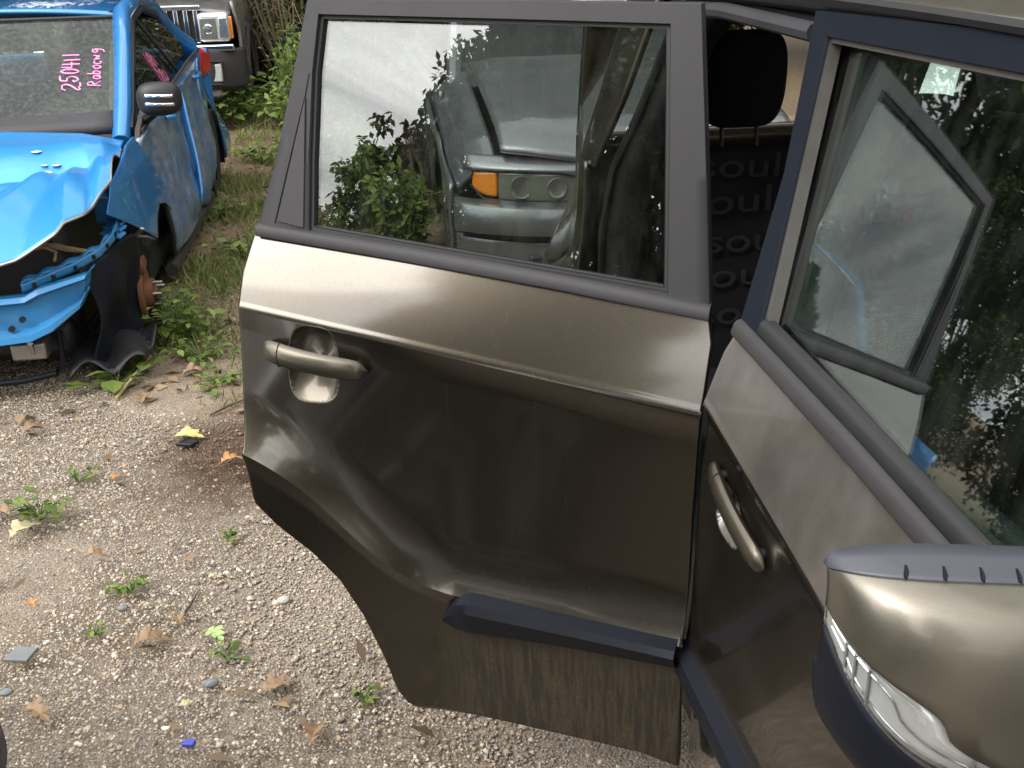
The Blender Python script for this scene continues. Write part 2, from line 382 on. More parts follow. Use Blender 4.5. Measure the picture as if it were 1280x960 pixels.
# icosahedron
t_ = (1+5**.5)/2
ICO = np.array([(-1, t_, 0), (1, t_, 0), (-1, -t_, 0), (1, -t_, 0), (0, -1, t_), (0, 1, t_), (0, -1, -t_), (0, 1, -t_), (t_, 0, -1), (t_, 0, 1), (-t_, 0, -1), (-t_, 0, 1)], float)
ICO /= np.linalg.norm(ICO[0])
ICF = np.array([(0, 11, 5), (0, 5, 1), (0, 1, 7), (0, 7, 10), (0, 10, 11), (1, 5, 9), (5, 11, 4), (11, 10, 2), (10, 7, 6), (7, 1, 8), (3, 9, 4), (3, 4, 2), (3, 2, 6), (3, 6, 8), (3, 8, 9), (4, 9, 5), (2, 4, 11), (6, 2, 10), (8, 6, 7), (9, 8, 1)])
def rand_rot(n):
    q = RNG.normal(size=(n, 4)); q /= np.linalg.norm(q, axis=1)[:, None]; a, b, c, d = q.T
    return np.stack([np.stack([1-2*(c*c+d*d), 2*(b*c-a*d), 2*(b*d+a*c)], 1), np.stack([2*(b*c+a*d), 1-2*(b*b+d*d), 2*(c*d-a*b)], 1), np.stack([2*(b*d-a*c), 2*(c*d+a*b), 1-2*(b*b+c*c)], 1)], 1)
def gravel():
    OCT = np.array([(1, 0, 0), (-1, 0, 0), (0, 1, 0), (0, -1, 0), (0, 0, 1), (0, 0, -1)], float)
    OCF = np.array([(0, 2, 4), (2, 1, 4), (1, 3, 4), (3, 0, 4), (2, 0, 5), (1, 2, 5), (3, 1, 5), (0, 3, 5)])
    pal = np.array([(.28, .24, .195), (.36, .30, .225), (.20, .175, .15), (.45, .39, .31), (.33, .26, .18), (.27, .255, .24), (.54, .49, .41), (.13, .115, .105), (.36, .265, .19)])
    VV, FF, CC, off = [], [], [], 0
    for n, B, BF, med, sg, hi in ((175000, OCT, OCF, .0031, .34, .007), (11000, ICO, ICF, .0048, .32, .010)):
        P = np.stack([RNG.uniform(-2.3, .35, n), RNG.uniform(-.15, 3.8, n)], 1)
        keep = RNG.random(n) < np.clip(1.15-.55*np.maximum(0, P[:, 1]-1.9), .12, 1)
        pat = np.sin(P[:, 0]*3.1+1.2*np.sin(P[:, 1]*2.3))*np.sin(P[:, 1]*2.7+P[:, 0]*1.4+.8)     # bare dirt patches
        keep &= RNG.random(n) < np.where(pat > .45, .35, 1)
        keep &= ~((np.hypot(P[:, 0]+1.03, (P[:, 1]-1.75)*.7) < .26) & (RNG.random(n) < .6))
        P = P[keep]; n = len(P); k = len(B)
        size = np.clip(RNG.lognormal(math.log(med), sg, n), .0018, hi)
        sc3 = size[:, None]*RNG.uniform(.65, 1.4, (n, 3))
        V = B[None]*(1+RNG.uniform(-.24, .24, (n, k, 1)))*sc3[:, None]
        V = np.einsum('nij,nkj->nki', rand_rot(n), V); V[:, :, 2] *= .6
        V += np.c_[P, size*RNG.uniform(-.25, .25, n)][:, None]
        c = pal[RNG.choice(9, n, p=[.22, .23, .10, .13, .15, .07, .04, .02, .04])]*RNG.uniform(.9, 1.35, (n, 1))
        wet = np.clip(1.25-np.hypot((P[:, 0]+1.02)*1.1, (P[:, 1]-1.86)*.75)/.34+RNG.normal(0, .12, n), 0, 1)[:, None]; c = c*(1-wet*np.array([.58, .70, .77]))
        VV.append(V.reshape(-1, 3)); FF.append((BF[None]+k*np.arange(n)[:, None, None]).reshape(-1, 3)+off); CC.append(np.repeat(np.clip(c, 0, 1), k, 0)); off += n*k
    o = np_mesh('gravel', np.concatenate(VV), np.concatenate(FF), M['stone'], attr=np.concatenate(CC), aname='tint')
    tag(o, 'loose mixed beige and grey gravel over the dirt', kind='stuff')
gravel()

# ------------------------------------------------------------------ leaves, plants, trees
def quads(P, D, N, L_, W_, bend=.0):
    """leaf blades: base P, direction D, normal N (n,3), length, width -> 6-vertex, two-quad blades"""
    D = D/np.linalg.norm(D, axis=1)[:, None]; Sd = np.cross(D, N); Sd /= np.linalg.norm(Sd, axis=1)[:, None]+1e-9
    Nn = np.cross(Sd, D)
    L_ = L_[:, None]; W_ = W_[:, None]
    m = P+D*L_*.5+Nn*L_*bend; t = P+D*L_
    V = np.stack([P, m-Sd*W_*.5, t, m+Sd*W_*.5], 1)
    n = len(P); b = 4*np.arange(n)[:, None]
    return V.reshape(-1, 3), b+np.array([[0, 1, 2, 3]])
def unit(n):
    v = RNG.normal(size=(n, 3)); return v/np.linalg.norm(v, axis=1)[:, None]
def crown_mesh(name, centers, radii, per, leaf, mat, parent, flat=.8, droop=.3):
    Ps, Sh = [], []
    for c, r in zip(centers, radii):
        k = int(per*r*r)
        d = unit(k)*(RNG.random((k, 1))**.45)*r; d[:, 2] *= flat
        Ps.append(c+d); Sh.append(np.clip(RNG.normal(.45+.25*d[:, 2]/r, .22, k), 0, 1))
    P = np.concatenate(Ps); sh = np.concatenate(Sh); n = len(P)
    D = unit(n); D[:, 2] -= droop; N = unit(n)*.7+np.array([0, 0, 1.])
    V, F = quads(P, D, N, leaf*RNG.uniform(.6, 1.3, n), leaf*.55*RNG.uniform(.7, 1.2, n), .06)
    return np_mesh(name, V, F, mat, parent, attr=np.repeat(sh, 4))
def make_tree(h, cr, base, n_cl, leaf, per, mat, name='broadleaf_tree', spread=1.0, low=.3):
    t = thing(name, '', 'tree', base)
    b = Vector(base); tr = MB()
    r0 = h*.022
    path = [b+Vector((.15*math.sin(i*1.3), .12*math.cos(i*1.7), h*.8*i/6)) for i in range(7)]
    tr.tube(path, [r0*(1.25 if i == 0 else 1-.12*i) for i in range(7)], 10)
    C_, R_ = [], []
    for i in range(n_cl):
        f = low+(1-low)*(i+.5)/n_cl; a = i*2.399+RNG.uniform(-.4, .4)
        prof = math.sin(PI*min(1, (f-low)/(1-low)*.82+.16))**.7
        rr = cr*prof*RNG.uniform(.35, 1.0)*spread
        c = b+Vector((math.cos(a)*rr, math.sin(a)*rr, h*f))
        s0 = path[min(6, int(f*6*.85))]
        mid = s0.lerp(c, .5)+Vector((0, 0, -.1*rr))
        tr.tube([s0, mid, c], [r0*.35, r0*.22, r0*.06], 5)
        for q in range(2):
            e = c+Vector(RNG.normal(size=3)*cr*.22); tr.tube([mid, e], [r0*.16, r0*.04], 4); C_.append(np.array(e)); R_.append(cr*RNG.uniform(.16, .27))
        C_.append(np.array(c)); R_.append(cr*RNG.uniform(.22, .36))
    tr.build('trunk', M['bark'], t)
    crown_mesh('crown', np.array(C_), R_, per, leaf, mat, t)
    for c in t.children: c.matrix_parent_inverse = Matrix.Translation(-b)
    return t
def copy_tree(t, loc, rz, sc, label, group=None):
    c = t.copy(); COL.objects.link(c); c.location = loc; c.rotation_euler = (0, 0, rz); c.scale = (sc, sc, sc); c['label'] = label
    if group: c['group'] = group
    for ch in t.children:
        k = ch.copy(); COL.objects.link(k); k.parent = c; k.matrix_parent_inverse = ch.matrix_parent_inverse.copy()
    return c

def trees():
    # broadleaf trees behind the photographer, seen as reflections in the rear door glass
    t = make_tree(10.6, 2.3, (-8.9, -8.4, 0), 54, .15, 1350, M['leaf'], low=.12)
    t['label'] = 'tall leafy broadleaf tree mirrored in the rear door glass'
    t2 = make_tree(7.0, 1.0, (-10.15, -6.75, 0), 48, .14, 1500, M['leaf_brown'], low=.08)
    t2['label'] = 'low olive brown tree mirrored at the lower left of the rear door glass'
    t2.name = 'small_tree'
    copy_tree(t2, (-10.7, -6.0, 0), 1.1, .86, 'small rounded tree mirrored beside the rear door window edge')
    copy_tree(t2, (-10.95, -5.45, 0), 2.7, .73, 'smallest rounded tree left of the mirrored hedge trees')
    copy_tree(t2, (-11.3, -4.9, 0), 4.2, .72, 'rounded tree at the far end of the mirrored tree row')
    t4 = make_tree(8.0, 1.35, (-6.9, -6.0, 0), 24, .15, 1000, M['leaf'], low=.76); t4['label'] = 'slim tree with a high crown mirrored at the top of the rear door glass'; t4.name = 'slim_tree'
    copy_tree(t, (-2.0, -9.6, 0), 2.2, .95, 'tall leafy tree standing straight behind the photographer')
    # woods behind the wrecks, seen in the front door glass
    g = 'trees along the far edge of the yard'
    w1 = make_tree(10.5, 3.2, (-6.9, 11.5, 0), 46, .17, 620, M['leaf'], low=.06)
    w1['label'] = 'tall dark green tree standing past the blue car'
    for i, (x, y, rz, s, lb) in enumerate([(-11.5, 9.0, 1.9, .85, 'shorter dark tree left of the tall tree past the blue car'),
                                           (-3.4, 15.2, .6, .95, 'dark tree standing behind the dark grey pickup'),
                                           (.6, 14.2, 4.0, .9, 'dark tree standing behind the thicket'),
                                           (4.6, 15.5, 5.2, 1.0, 'dark tree standing behind the grey sedan'),
                                           (9.5, 9.5, 3.3, .9, 'dark tree right of the white car'),
                                           (-15.5, 6.0, 2.4, .62, 'small dark tree far left of the blue car'),
                                           (10.5, 1.0, .9, .85, 'dark tree on the driver side of the bronze car'),
                                           (7.2, 12.5, 1.5, 1.05, 'tallest dark tree between the white car and the yard edge'),
                                           (12.5, 5.5, 2.0, 1.0, 'dark tree far right beyond the white car'),
                                           (-6.2, 7.2, .3, .30, 'low bushy tree just left of the blue car tail'), (-8.6, 6.4, 1.3, .34, 'low bushy tree second from the blue car tail'),
                                           (-11.2, 5.0, 2.9, .38, 'low bushy tree third from the blue car tail'), (-13.8, 3.2, 4.4, .36, 'low bushy tree farthest left of the blue car')]):
        copy_tree(w1, (x, y, 0), rz, s, lb, g)
    # pines mirrored twice (rear door glass in the front door glass)
    def pine(base, h):
        p = thing('pine_tree', '', 'tree', base); b = Vector(base); m = MB()
        m.tube([b, b+Vector((0, 0, h))], [h*.02, h*.004], 7); P = []; Dd = []; 
        for i in range(26):
            f = .12+.86*i/25; r = (1-f)*h*.30*RNG.uniform(.7, 1.15)+.12
            for k in range(6):
                a = k*PI/3+i*.9+RNG.uniform(-.3, .3); e = b+Vector((math.cos(a)*r, math.sin(a)*r, h*f-.18*r+.1*r))
                s0 = b+Vector((0, 0, h*f)); m.tube([s0, e], [h*.004, h*.001], 4, False)
                for q in np.linspace(.15, 1, 12):
                    P += [np.array(s0.lerp(e, q))]*7; Dd += [np.array((math.cos(a), math.sin(a), .1))]*7
        m.build('trunk', M['bark'], p); P = np.array(P); Dd = np.array(Dd)+RNG.normal(size=P.shape)*.7; n = len(P)
        V, F = quads(P, Dd, unit(n), np.full(n, h*.035), np.full(n, h*.010)); np_mesh('crown', V, F, M['needle'], p, attr=np.repeat(RNG.random(n), 4))
        for c in p.children: c.matrix_parent_inverse = Matrix.Translation(-b)
        return p
    p = pine((-22, .2, 0), 8.8); p['label'] = 'tallest dark pine mirrored in the front door glass'
    copy_tree(p, (-21.5, 3.4, 0), 1., .62, 'short dark pine mirrored at the right of the front door glass')
    copy_tree(p, (-22, -1.6, 0), 2., .85, 'middle sized dark pine mirrored at the left of the front door glass')
    copy_tree(p, (-21, 5.6, 0), 2.5, .66, 'smallest dark pine at the end of the mirrored pine row')
trees()

def shrub(base, h, r, label, mat, n=900, leaf=.07, stems=14, dry=False, name='shrub', flower=0, group=None):
    t = thing(name, label, 'shrub', base, group); b = np.array(base); m = MB(); P = []; Dd = []
    for i in range(stems):
        a = RNG.uniform(0, 2*PI); rr = r*RNG.uniform(.3, 1); top = b+np.array((math.cos(a)*rr, math.sin(a)*rr, h*RNG.uniform(.55, 1)))
        q0 = b+np.array((math.cos(a)*r*.15, math.sin(a)*r*.15, -.02)); mid = (q0+top)/2+RNG.normal(size=3)*r*.15
        pts = [(1-s)**2*q0+2*s*(1-s)*mid+s*s*top for s in np.linspace(0, 1, 7)]
        m.tube(pts, list(np.linspace(.007, .002, 7)*(1+h*.4)), 5)
        for s in range(2, 7):
            for _ in range(2 if dry else 1):
                e = pts[s]+RNG.normal(size=3)*r*.25; m.tube([pts[s], (pts[s]+e)/2+RNG.normal(size=3)*.03, e], [.003+.001*h, .0025, .001], 4)
        k = int(n/stems); s = RNG.uniform(.25, 1, k); base_p = np.array(pts)[(s*6).astype(int)]
        P.append(base_p+RNG.normal(size=(k, 3))*r*.17); 
    m.build('stem', M['twig'] if dry else M['stem'], t)
    P = np.concatenate(P); k = len(P)
    if k:
        P[:, 2] = np.maximum(P[:, 2], .02)
        D = unit(k); D[:, 2] += .1; N = unit(k)*.6+np.array([0, 0, 1.])
        V, F = quads(P, D, N, leaf*RNG.uniform(.6, 1.3, k), leaf*.55*RNG.uniform(.7, 1.2, k), .08)
        np_mesh('foliage', V, F, mat, t, attr=np.repeat(np.clip(RNG.normal(.5, .25, k), 0, 1), 4))
    for c in t.children: c.matrix_parent_inverse = Matrix.Translation(-Vector(base))
    return t
def thickets():
    g = 'brush at the back of the yard'
    shrub((-1.0, 10.9, 0), 2.2, .75, 'tangled bare brush of tan twigs beside the dark grey pickup', M['leaf'], 700, .08, 40, True, 'thicket', group=g)
    shrub((-.45, 11.6, 0), 2.4, .9, 'dark leafy brush left of the grey sedan', M['leaf'], 6000, .10, 30, True, 'thicket', group=g)
    shrub((-1.6, 12.6, 0), 2.4, 1.0, 'dark leafy brush behind the dark grey pickup', M['leaf'], 6000, .10, 26, True, 'thicket', group=g)
    shrub((.6, 12.4, 0), 2.4, 1.0, 'dark leafy brush behind the grey sedan', M['leaf'], 6000, .10, 26, True, 'thicket', group=g)
    shrub((-.75, 10.0, 0), 1.0, .45, 'low green brush in front of the tan twigs', M['leaf'], 1100, .07, 16, False, 'thicket', group=g)
thickets()
def verge():
    g = 'brush between the blue car and the grey sedan'
    for i, (x, y, h, r, mt, n, lb) in enumerate([(-.52, 4.9, .75, .28, 'weed', 900, 'low green brush nearest the rear door window'), (-.42, 5.7, 1.15, .36, 'leaf_brown', 1700, 'olive brown brush midway beside the grey sedan'),
            (-.27, 4.3, .55, .2, 'weed', 700, 'small green weeds against the grey sedan fender'), (-.30, 6.1, 1.0, .26, 'leaf_brown', 1500, 'brown green brush touching the grey sedan flank'), (-.62, 6.5, .95, .32, 'leaf', 1200, 'dark green brush further along the grey sedan'), (-.40, 7.4, 1.5, .42, 'leaf_brown', 2200, 'tall olive brown brush beside the grey sedan tail'), (-.85, 8.2, 1.0, .4, 'weed', 1300, 'pale green brush before the thicket')]):
        shrub((x, y, 0), h, r, lb, M[mt], n, .07, 16, False, group=g)
verge()

# weeds near the cars: each a plant with stem and leaves
def weed(base, h, r, label, n, leaf, mat='weed', wide=.55, name='weed_plant', tilt=.5):
    t = thing(name, label, 'weed', base); b = np.array(base); m = MB(); P, D, N = [], [], []
    for i in range(n):
        a = i*2.4+RNG.uniform(-.4, .4); s = RNG.uniform(.2, 1); top = b+np.array((math.cos(a)*r*s, math.sin(a)*r*s, h*(1-.55*s*s)*RNG.uniform(.6, 1.0)))
        pts = [b+(top-b)*q+np.array((0, 0, h*.25*q*(1-q))) for q in (0, .35, .7, 1)]
        m.tube(pts, [.0028, .0024, .002, .0014], 5)
        for q in range(3):
            c = pts[min(3, q+1)]; aa = a+RNG.uniform(-1.3, 1.3)
            P.append(c); D.append((math.cos(aa), math.sin(aa), RNG.uniform(-.3, tilt))); N.append((RNG.normal()*.3, RNG.normal()*.3, 1))
    m.build('stem', M['stem'], t)
    P, D, N = map(np.array, (P, D, N)); k = len(P)
    L_ = leaf*RNG.uniform(.6, 1.2, k)
    # six sided leaves with a fold along the midrib
    D = D/np.linalg.norm(D, axis=1)[:, None]; Sd = np.cross(D, N); Sd /= np.linalg.norm(Sd, axis=1)[:, None]; U = np.cross(Sd, D); Lc = L_[:, None]
    A = P; B1 = P+D*Lc*.35+Sd*Lc*wide*.5+U*Lc*.08; B2 = P+D*Lc*.35-Sd*Lc*wide*.5+U*Lc*.08; Mi = P+D*Lc*.4; C1 = P+D*Lc*.72+Sd*Lc*wide*.36; C2 = P+D*Lc*.72-Sd*Lc*wide*.36; T = P+D*Lc-U*Lc*.12; M2 = P+D*Lc*.72-U*Lc*.05
    V = np.stack([A, B1, B2, Mi, C1, C2, T, M2], 1).reshape(-1, 3)
    F = (np.array([[0, 3, 1, 1], [0, 2, 3, 3], [3, 7, 4, 1], [2, 5, 7, 3], [7, 6, 4, 4], [5, 6, 7, 7]])[None]+8*np.arange(k)[:, None, None]).reshape(-1, 4)
    me = bpy.data.meshes.new('leaves'); me.from_pydata([tuple(v) for v in V], [], [tuple(dict.fromkeys(f)) for f in F.tolist()])
    at = me.attributes.new('shade', 'FLOAT', 'POINT'); at.data.foreach_set('value', np.repeat(np.clip(RNG.normal(.5, .28, k), 0, 1), 8).astype(np.float32))
    link('foliage', me, M[mat], t, smooth=False)
    for c in t.children: c.matrix_parent_inverse = Matrix.Translation(-Vector(base))
    return t
def weeds():
    weed((-1.33, 3.02, 0), .27, .15, 'bright green leafy weed beside the rusty front hub of the blue car', 34, .065)
    weed((-1.40, 3.30, 0), .22, .14, 'darker weed growing in the empty front wheel arch of the blue car', 16, .06)
    weed((-1.52, 2.58, 0), .10, .22, 'creeping round leafed weed under the crushed front corner of the blue car', 9, .075, wide=.9)
    weed((-1.22, 2.80, 0), .12, .20, 'sprawling weed on the dirt right of the rusty hub', 26, .045)
    weed((-1.12, 2.50, 0), .07, .14, 'low patchy weed nearest the bronze door on the dirt', 16, .045)
    weed((-1.57, 9.3, 0), .62, .38, 'pale yellow green leafy bush in front of the pickup bumper', 46, .15)
    weed((-1.15, 9.2, 0), .42, .34, 'yellow green leafy weed right of the pickup wheel', 30, .13)
    weed((-1.24, 7.3, 0), .22, .28, 'weed clump on the dirt path near the rear of the blue car', 26, .09)
    weed((-1.40, 5.4, 0), .14, .2, 'small weed below the rear door of the blue car', 14, .07)
    weed((-1.18, 4.4, 0), .14, .22, 'weed clump on the path midway along the blue car', 18, .07)
    weed((-1.56, 1.52, 0), .09, .09, 'small weed beside the pale oak leaf at the left edge', 12, .045)
    weed((-1.215, 1.06, 0), .045, .055, 'tiny green sprout alone in the middle of the gravel', 10, .030)
    weed((-1.27, .88, 0), .025, .03, 'tiniest seedling in the gravel below the lone sprout', 5, .02)
    weed((-.93, .72, 0), .04, .05, 'thin seedling just right of the lime green leaf', 6, .025)
    weed((-.97, 1.28, 0), .035, .04, 'seedling in the gravel left of the rear door corner', 6, .022)
    weed((-1.50, 1.75, 0), .07, .07, 'wispy weed above the pale oak leaf', 7, .028)
    weed((-.60, .50, 0), .04, .035, 'small sprout by the lower corner of the open door', 6, .024)
    # grass: nobody could count it
    n = 26000; P = np.stack([RNG.uniform(-1.55, -.35, n), 2.2+RNG.gamma(2.0, 1.7, n), np.zeros(n)], 1)
    cl = np.sin(P[:, 0]*7+2*np.sin(P[:, 1]*1.7))*np.sin(P[:, 1]*4.1+1.0)
    P = P[(RNG.random(n) < np.clip(.30+.9*cl, .08, 1)) & (P[:, 1] < 11)]; n = len(P)
    D = unit(n)*.75; D[:, 2] = np.abs(D[:, 2])+.45
    V, F = quads(P, D, unit(n), RNG.uniform(.03, .13, n)*(.6+.08*P[:, 1]), RNG.uniform(.004, .010, n), .05)
    o = np_mesh('grass', V, F, M['grass'], attr=np.repeat(RNG.random(n), 4)); tag(o, 'thin scattered grass on the dirt beside the blue car', kind='stuff')
    # leaf litter
    n = 2600; P = np.stack([RNG.uniform(-2.2, -.2, n), RNG.uniform(.3, 10, n)**1.0, RNG.uniform(.004, .016, n)], 1)
    P = P[RNG.random(n) < np.where(P[:, 1] < 2.2, .10, .85)]; n = len(P)
    D = unit(n); D[:, 2] *= .25; N = unit(n)*.45+np.array([0, 0, 1.])
    V, F = quads(P, D, N, RNG.uniform(.018, .075, n), RNG.uniform(.01, .045, n), .12); V[:, 2] = np.maximum(V[:, 2], .003)
    o = np_mesh('leaf_litter', V, F, M['litter'], attr=np.repeat(RNG.random(n), 4)); tag(o, 'brown dry leaf litter scattered over the dirt and gravel', kind='stuff')
weeds()

OAK = [(0, 0), (.10, .03), (.16, .16), (.30, .10), (.26, .20), (.42, .34), (.55, .30), (.48, .16), (.60, .20), (.78, .26), (.80, .16), (.70, .10), (.90, .10), (1.0, 0)]
def oak_leaf(px, py, size, rot, label, mat, curl=.25, group=None):
    """lobed oak leaf as a thing: blade with midrib fold, and a stalk"""
    poly = OAK+[(x, -y*RNG.uniform(.85, 1.15)) for x, y in OAK[-2:0:-1]]
    ca, sa = math.cos(rot), math.sin(rot); m = MB(); V = []
    for x, y in poly:
        zz = .012+abs(y)*size*curl*1.1+size*curl*.35*math.sin(x*PI*1.2)+RNG.uniform(-.03, .03)*size
        V.append((px+(ca*x-sa*y)*size, py+(sa*x+ca*y)*size, max(zz, .006)))
    n = len(V); mid = []
    for x in (.2, .45, .7):
        mid.append(n+len(mid)); V.append((px+ca*x*size, py+sa*x*size, .012+size*curl*.35*math.sin(x*PI*1.2)))
    h = len(OAK); top = list(range(h)); bot = [0]+list(range(n-1, h-2, -1))
    def fan(side):
        F = []
        xs = {i: poly[i][0] for i in side}
        def near(i): return mid[min(range(3), key=lambda k: abs((.2, .45, .7)[k]-xs[i]))]
        for a, b in zip(side, side[1:]):
            ma, mb = near(a), near(b)
            F.append((a, b, mb) if a == 0 or b == h-1 or ma == mb else (a, b, mb, ma))
        return F
    F = fan(top)+[f[::-1] for f in fan(bot)]+[(0, mid[0], mid[0])][:0]
    me = bpy.data.meshes.new('fallen_leaf'); me.from_pydata(V, [], F)
    at = me.attributes.new('shade', 'FLOAT', 'POINT'); at.data.foreach_set('value', RNG.random(len(V)).astype(np.float32))
    t = link('fallen_leaf', me, mat, None, smooth=False)
    md = t.modifiers.new('thickness', 'SOLIDIFY'); md.thickness = .0012
    tag(t, label, 'leaf', group)
    sm = MB(); sm.tube([(px, py, .012), (px-ca*size*.18, py-sa*size*.18, .010), (px-ca*size*.36, py-sa*size*.34, .007)], .0012, 5); sm.build('leaf_stalk', M['twig'], t)
    return t
def leaves_():
    oak_leaf(-1.235, 2.02, .115, -.15, 'bright yellow oak leaf on the gravel left of the open rear door', M['leaf_yellow'])
    oak_leaf(-1.045, 1.765, .085, .5, 'orange oak leaf lying by the rear edge of the open door', M['leaf_orange'], .4)
    oak_leaf(-1.62, 1.40, .115, .9, 'large pale oak leaf at the left edge of the gravel', M['leaf_pale'], .3)
    oak_leaf(-.985, .835, .07, -.9, 'lime green leaf on the gravel below the lone sprout', M['leaf_lime'], .2)
    oak_leaf(-1.645, 1.53, .09, 2.6, 'curled tan leaf overlapping above the pale oak leaf', M['leaf_tan'], .5)
    oak_leaf(-1.375, 1.235, .07, .2, 'curled brown leaf in the gravel right of the pale oak leaf', M['leaf_tan'], .55)
    oak_leaf(-1.385, 1.72, .05, 1.2, 'small peach coloured leaf in the gravel left of the orange leaf', M['leaf_orange'], .3)
    oak_leaf(-1.165, .79, .095, .2, 'tan curled leaf lying flat in the gravel left of the lime green leaf', M['leaf_tan'], .5)
    oak_leaf(-1.055, .86, .05, 1.9, 'small brown leaf just above left of the lime green leaf', M['leaf_tan'], .5)
    oak_leaf(-.84, .56, .085, .35, 'rusty tan leaf in the gravel near the bottom corner of the door', M['leaf_tan'], .3)
    oak_leaf(-1.78, 2.14, .10, .6, 'brown oak leaf in front of the crushed blue bumper', M['leaf_tan'], .5)
    oak_leaf(-1.39, 2.33, .10, 1.6, 'brown leaf right below the straw coloured stick', M['leaf_tan'], .5)
    oak_leaf(-1.28, 2.60, .11, .2, 'large dry leaf next to the sprawling weed', M['leaf_tan'], .5)
    oak_leaf(-1.45, 1.02, .045, 2.2, 'small peach leaf left of the lone sprout', M['leaf_orange'], .3)
    oak_leaf(-.72, .36, .075, 1.2, 'dry tan leaf at the bottom of the picture', M['leaf_tan'], .6)
    oak_leaf(-1.37, .60, .08, -.6, 'dry tan leaf beside the slate bumper corner', M['leaf_tan'], .5)
    oak_leaf(-1.02, .545, .035, .4, 'little tan seed leaf in the gravel above the blue scrap', M['leaf_pale'], .2)
    def stick(pts, r, mat, label, cat='stick', name='stick'):
        m = MB(); m.tube(pts, r, 7); o = m.build(name, mat); tag(o, label, cat); return o
    stick([(-1.50, 2.42, .012), (-1.465, 2.56, .03), (-1.42, 2.77, .05)], [.006, .007, .005], M['straw'], 'straw coloured stick leaning by the blue car front corner')
    stick([(-1.12, 2.19, .01), (-1.06, 2.235, .02), (-1.0, 2.31, .012)], [.004, .005, .003], M['bark'], 'thin dark twig behind the rear edge of the door')
    stick([(-1.06, .90, .008), (-1.04, .96, .012), (-1.03, 1.02, .008)], [.003, .0035, .002], M['bark'], 'short dark twig in the gravel above the lime green leaf')
    stick([(-1.13, 1.22, .01), (-1.11, 1.30, .014), (-1.1, 1.36, .01)], [.002, .0025, .002], M['twig'], 'short tan twig above the lone sprout')
    m = MB(); m.prism([(-1.215, 1.955), (-1.16, 1.935), (-1.135, 1.965), (-1.18, 1.985)], lambda p: (*p, .004), lambda p: (*p, .016)); tag(m.build('plastic_scrap', M['black'], bevel=.002), 'black plastic scrap under the yellow oak leaf', 'scrap')
    m = MB(); m.prism([(-1.47, .80), (-1.41, .785), (-1.395, .835), (-1.45, .85)], lambda p: (*p, .006), lambda p: (*p, .015)); tag(m.build('plastic_scrap', M['chip'], bevel=.002), 'grey plastic chip in the gravel at the left', 'scrap')
    m = MB(); m.prism([(-.997, .415), (-.972, .408), (-.966, .425), (-.985, .432)], lambda p: (*p, .006), lambda p: (*p, .016)); tag(m.build('plastic_scrap', M['bluechip'], bevel=.002), 'small blue plastic scrap near the bottom of the gravel', 'scrap')
    # larger stones
    for i, (x, y, s, lb) in enumerate([(-1.22, .98, .016, 'dark stone beside the lone sprout'), (-.955, .62, .02, 'dark grey stone below the lime green leaf'), (-.80, .93, .02, 'pale rounded stone right of the lime green leaf'), (-1.43, .68, .017, 'grey stone above the slate bumper corner')]):
        V = ICO*(1+RNG.uniform(-.15, .15, (12, 1)))*np.array([1.2, .9, .7])*s+np.array([x, y, s*.4]); m = MB(); m.add(V.tolist(), [tuple(f) for f in ICF]); tag(m.build('stone', M['chip'] if i != 2 else M['headliner'], sub=1), lb, 'stone')
leaves_()

# ------------------------------------------------------------------ the bronze hatchback (rear door open)
TH = 1.0492
DD = Vector((-math.sin(TH), math.cos(TH), 0)); DN = Vector((math.cos(TH), math.sin(TH), 0))
zb = lambda u: 1.0821+.0613*u
zc = lambda u: .9219+.1113*u if u > -.02 else .970+.1652*u
FLX, FLZ = zip(*[(-1.2, .496), (-.03, .496), (-.003, .508), (.024, .511), (.219, .515), (.369, .515), (.431, .516), (.519, .546), (.589, .607), (.646, .673), (.702, .723), (.76, .753), (.80, .775)])
_fu = np.linspace(-1.3, 1.0, 921); _fz = np.interp(_fu, FLX, FLZ)
for _ in range(3): _fz = np.convolve(np.pad(_fz, 12, mode='edge'), np.ones(25)/25, 'valid')
FL = lambda u: interp(u, _fu, _fz)
def flare_dist(u, z):
    k = int(np.argmin((_fu-u)**2+(_fz-z)**2)); best = 9.
    for i in (k-1, k):
        if 0 <= i < len(_fu)-1:
            ax, ay, bx_, by_ = _fu[i], _fz[i], _fu[i+1], _fz[i+1]; dx, dy = bx_-ax, by_-ay
            t = min(1., max(0., ((u-ax)*dx+(z-ay)*dy)/(dx*dx+dy*dy))); best = min(best, math.hypot(u-ax-t*dx, z-ay-t*dy))
    return best
BD = .066
def out_glass(u, z):
    h = z-zb(u); return -(.33*h-.03*h*h)
def out(u, z):
    h = z-zb(u)
    if h > 0: return out_glass(u, z)
    if z > zc(u):
        t = -h/(zb(u)-zc(u)); return (BD if u > -.02 else .040)*(1.1*t-.1*t*t)+.0011*math.exp(-((t-.955)/.022)**2)
    f = FL(u); bl = ss(.38, .84, u); wd = (1-.65*ss(.35, .75, u))*(1-bl); bd = BD if u > -.02 else .040; top = bd-.017*wd; lo = .25+.75*ss(-.05, .01, u)
    if z > f:
        k = (zc(u)-z)/(zc(u)-f); kk = min(1, k/.14); d = flare_dist(u, z)
        return bd-.017*wd*(1-(1-kk)**2)+.036*bl*k+lo*(.022*max(0, 1-d/.10)**2+.022*max(0, 1-d/.30)**2-.022*max(0, 1-flare_dist(u, zc(u))/.30)**2*(1-kk))
    r = (f-z)/(f-.17)
    return top+.036*bl+.044*lo-.007*min(1, r/.08)-.030*r
class Door:
    def __init__(s, rear): s.rear = rear
    def W(s, u, z, o=0.0, dent=0.0):
        q = out(u, z)+o-dent
        if s.rear: p = DD*u-DN*q; return (p.x, p.y, z)
        return (-q, u, z)
RD, FD = Door(True), Door(False)
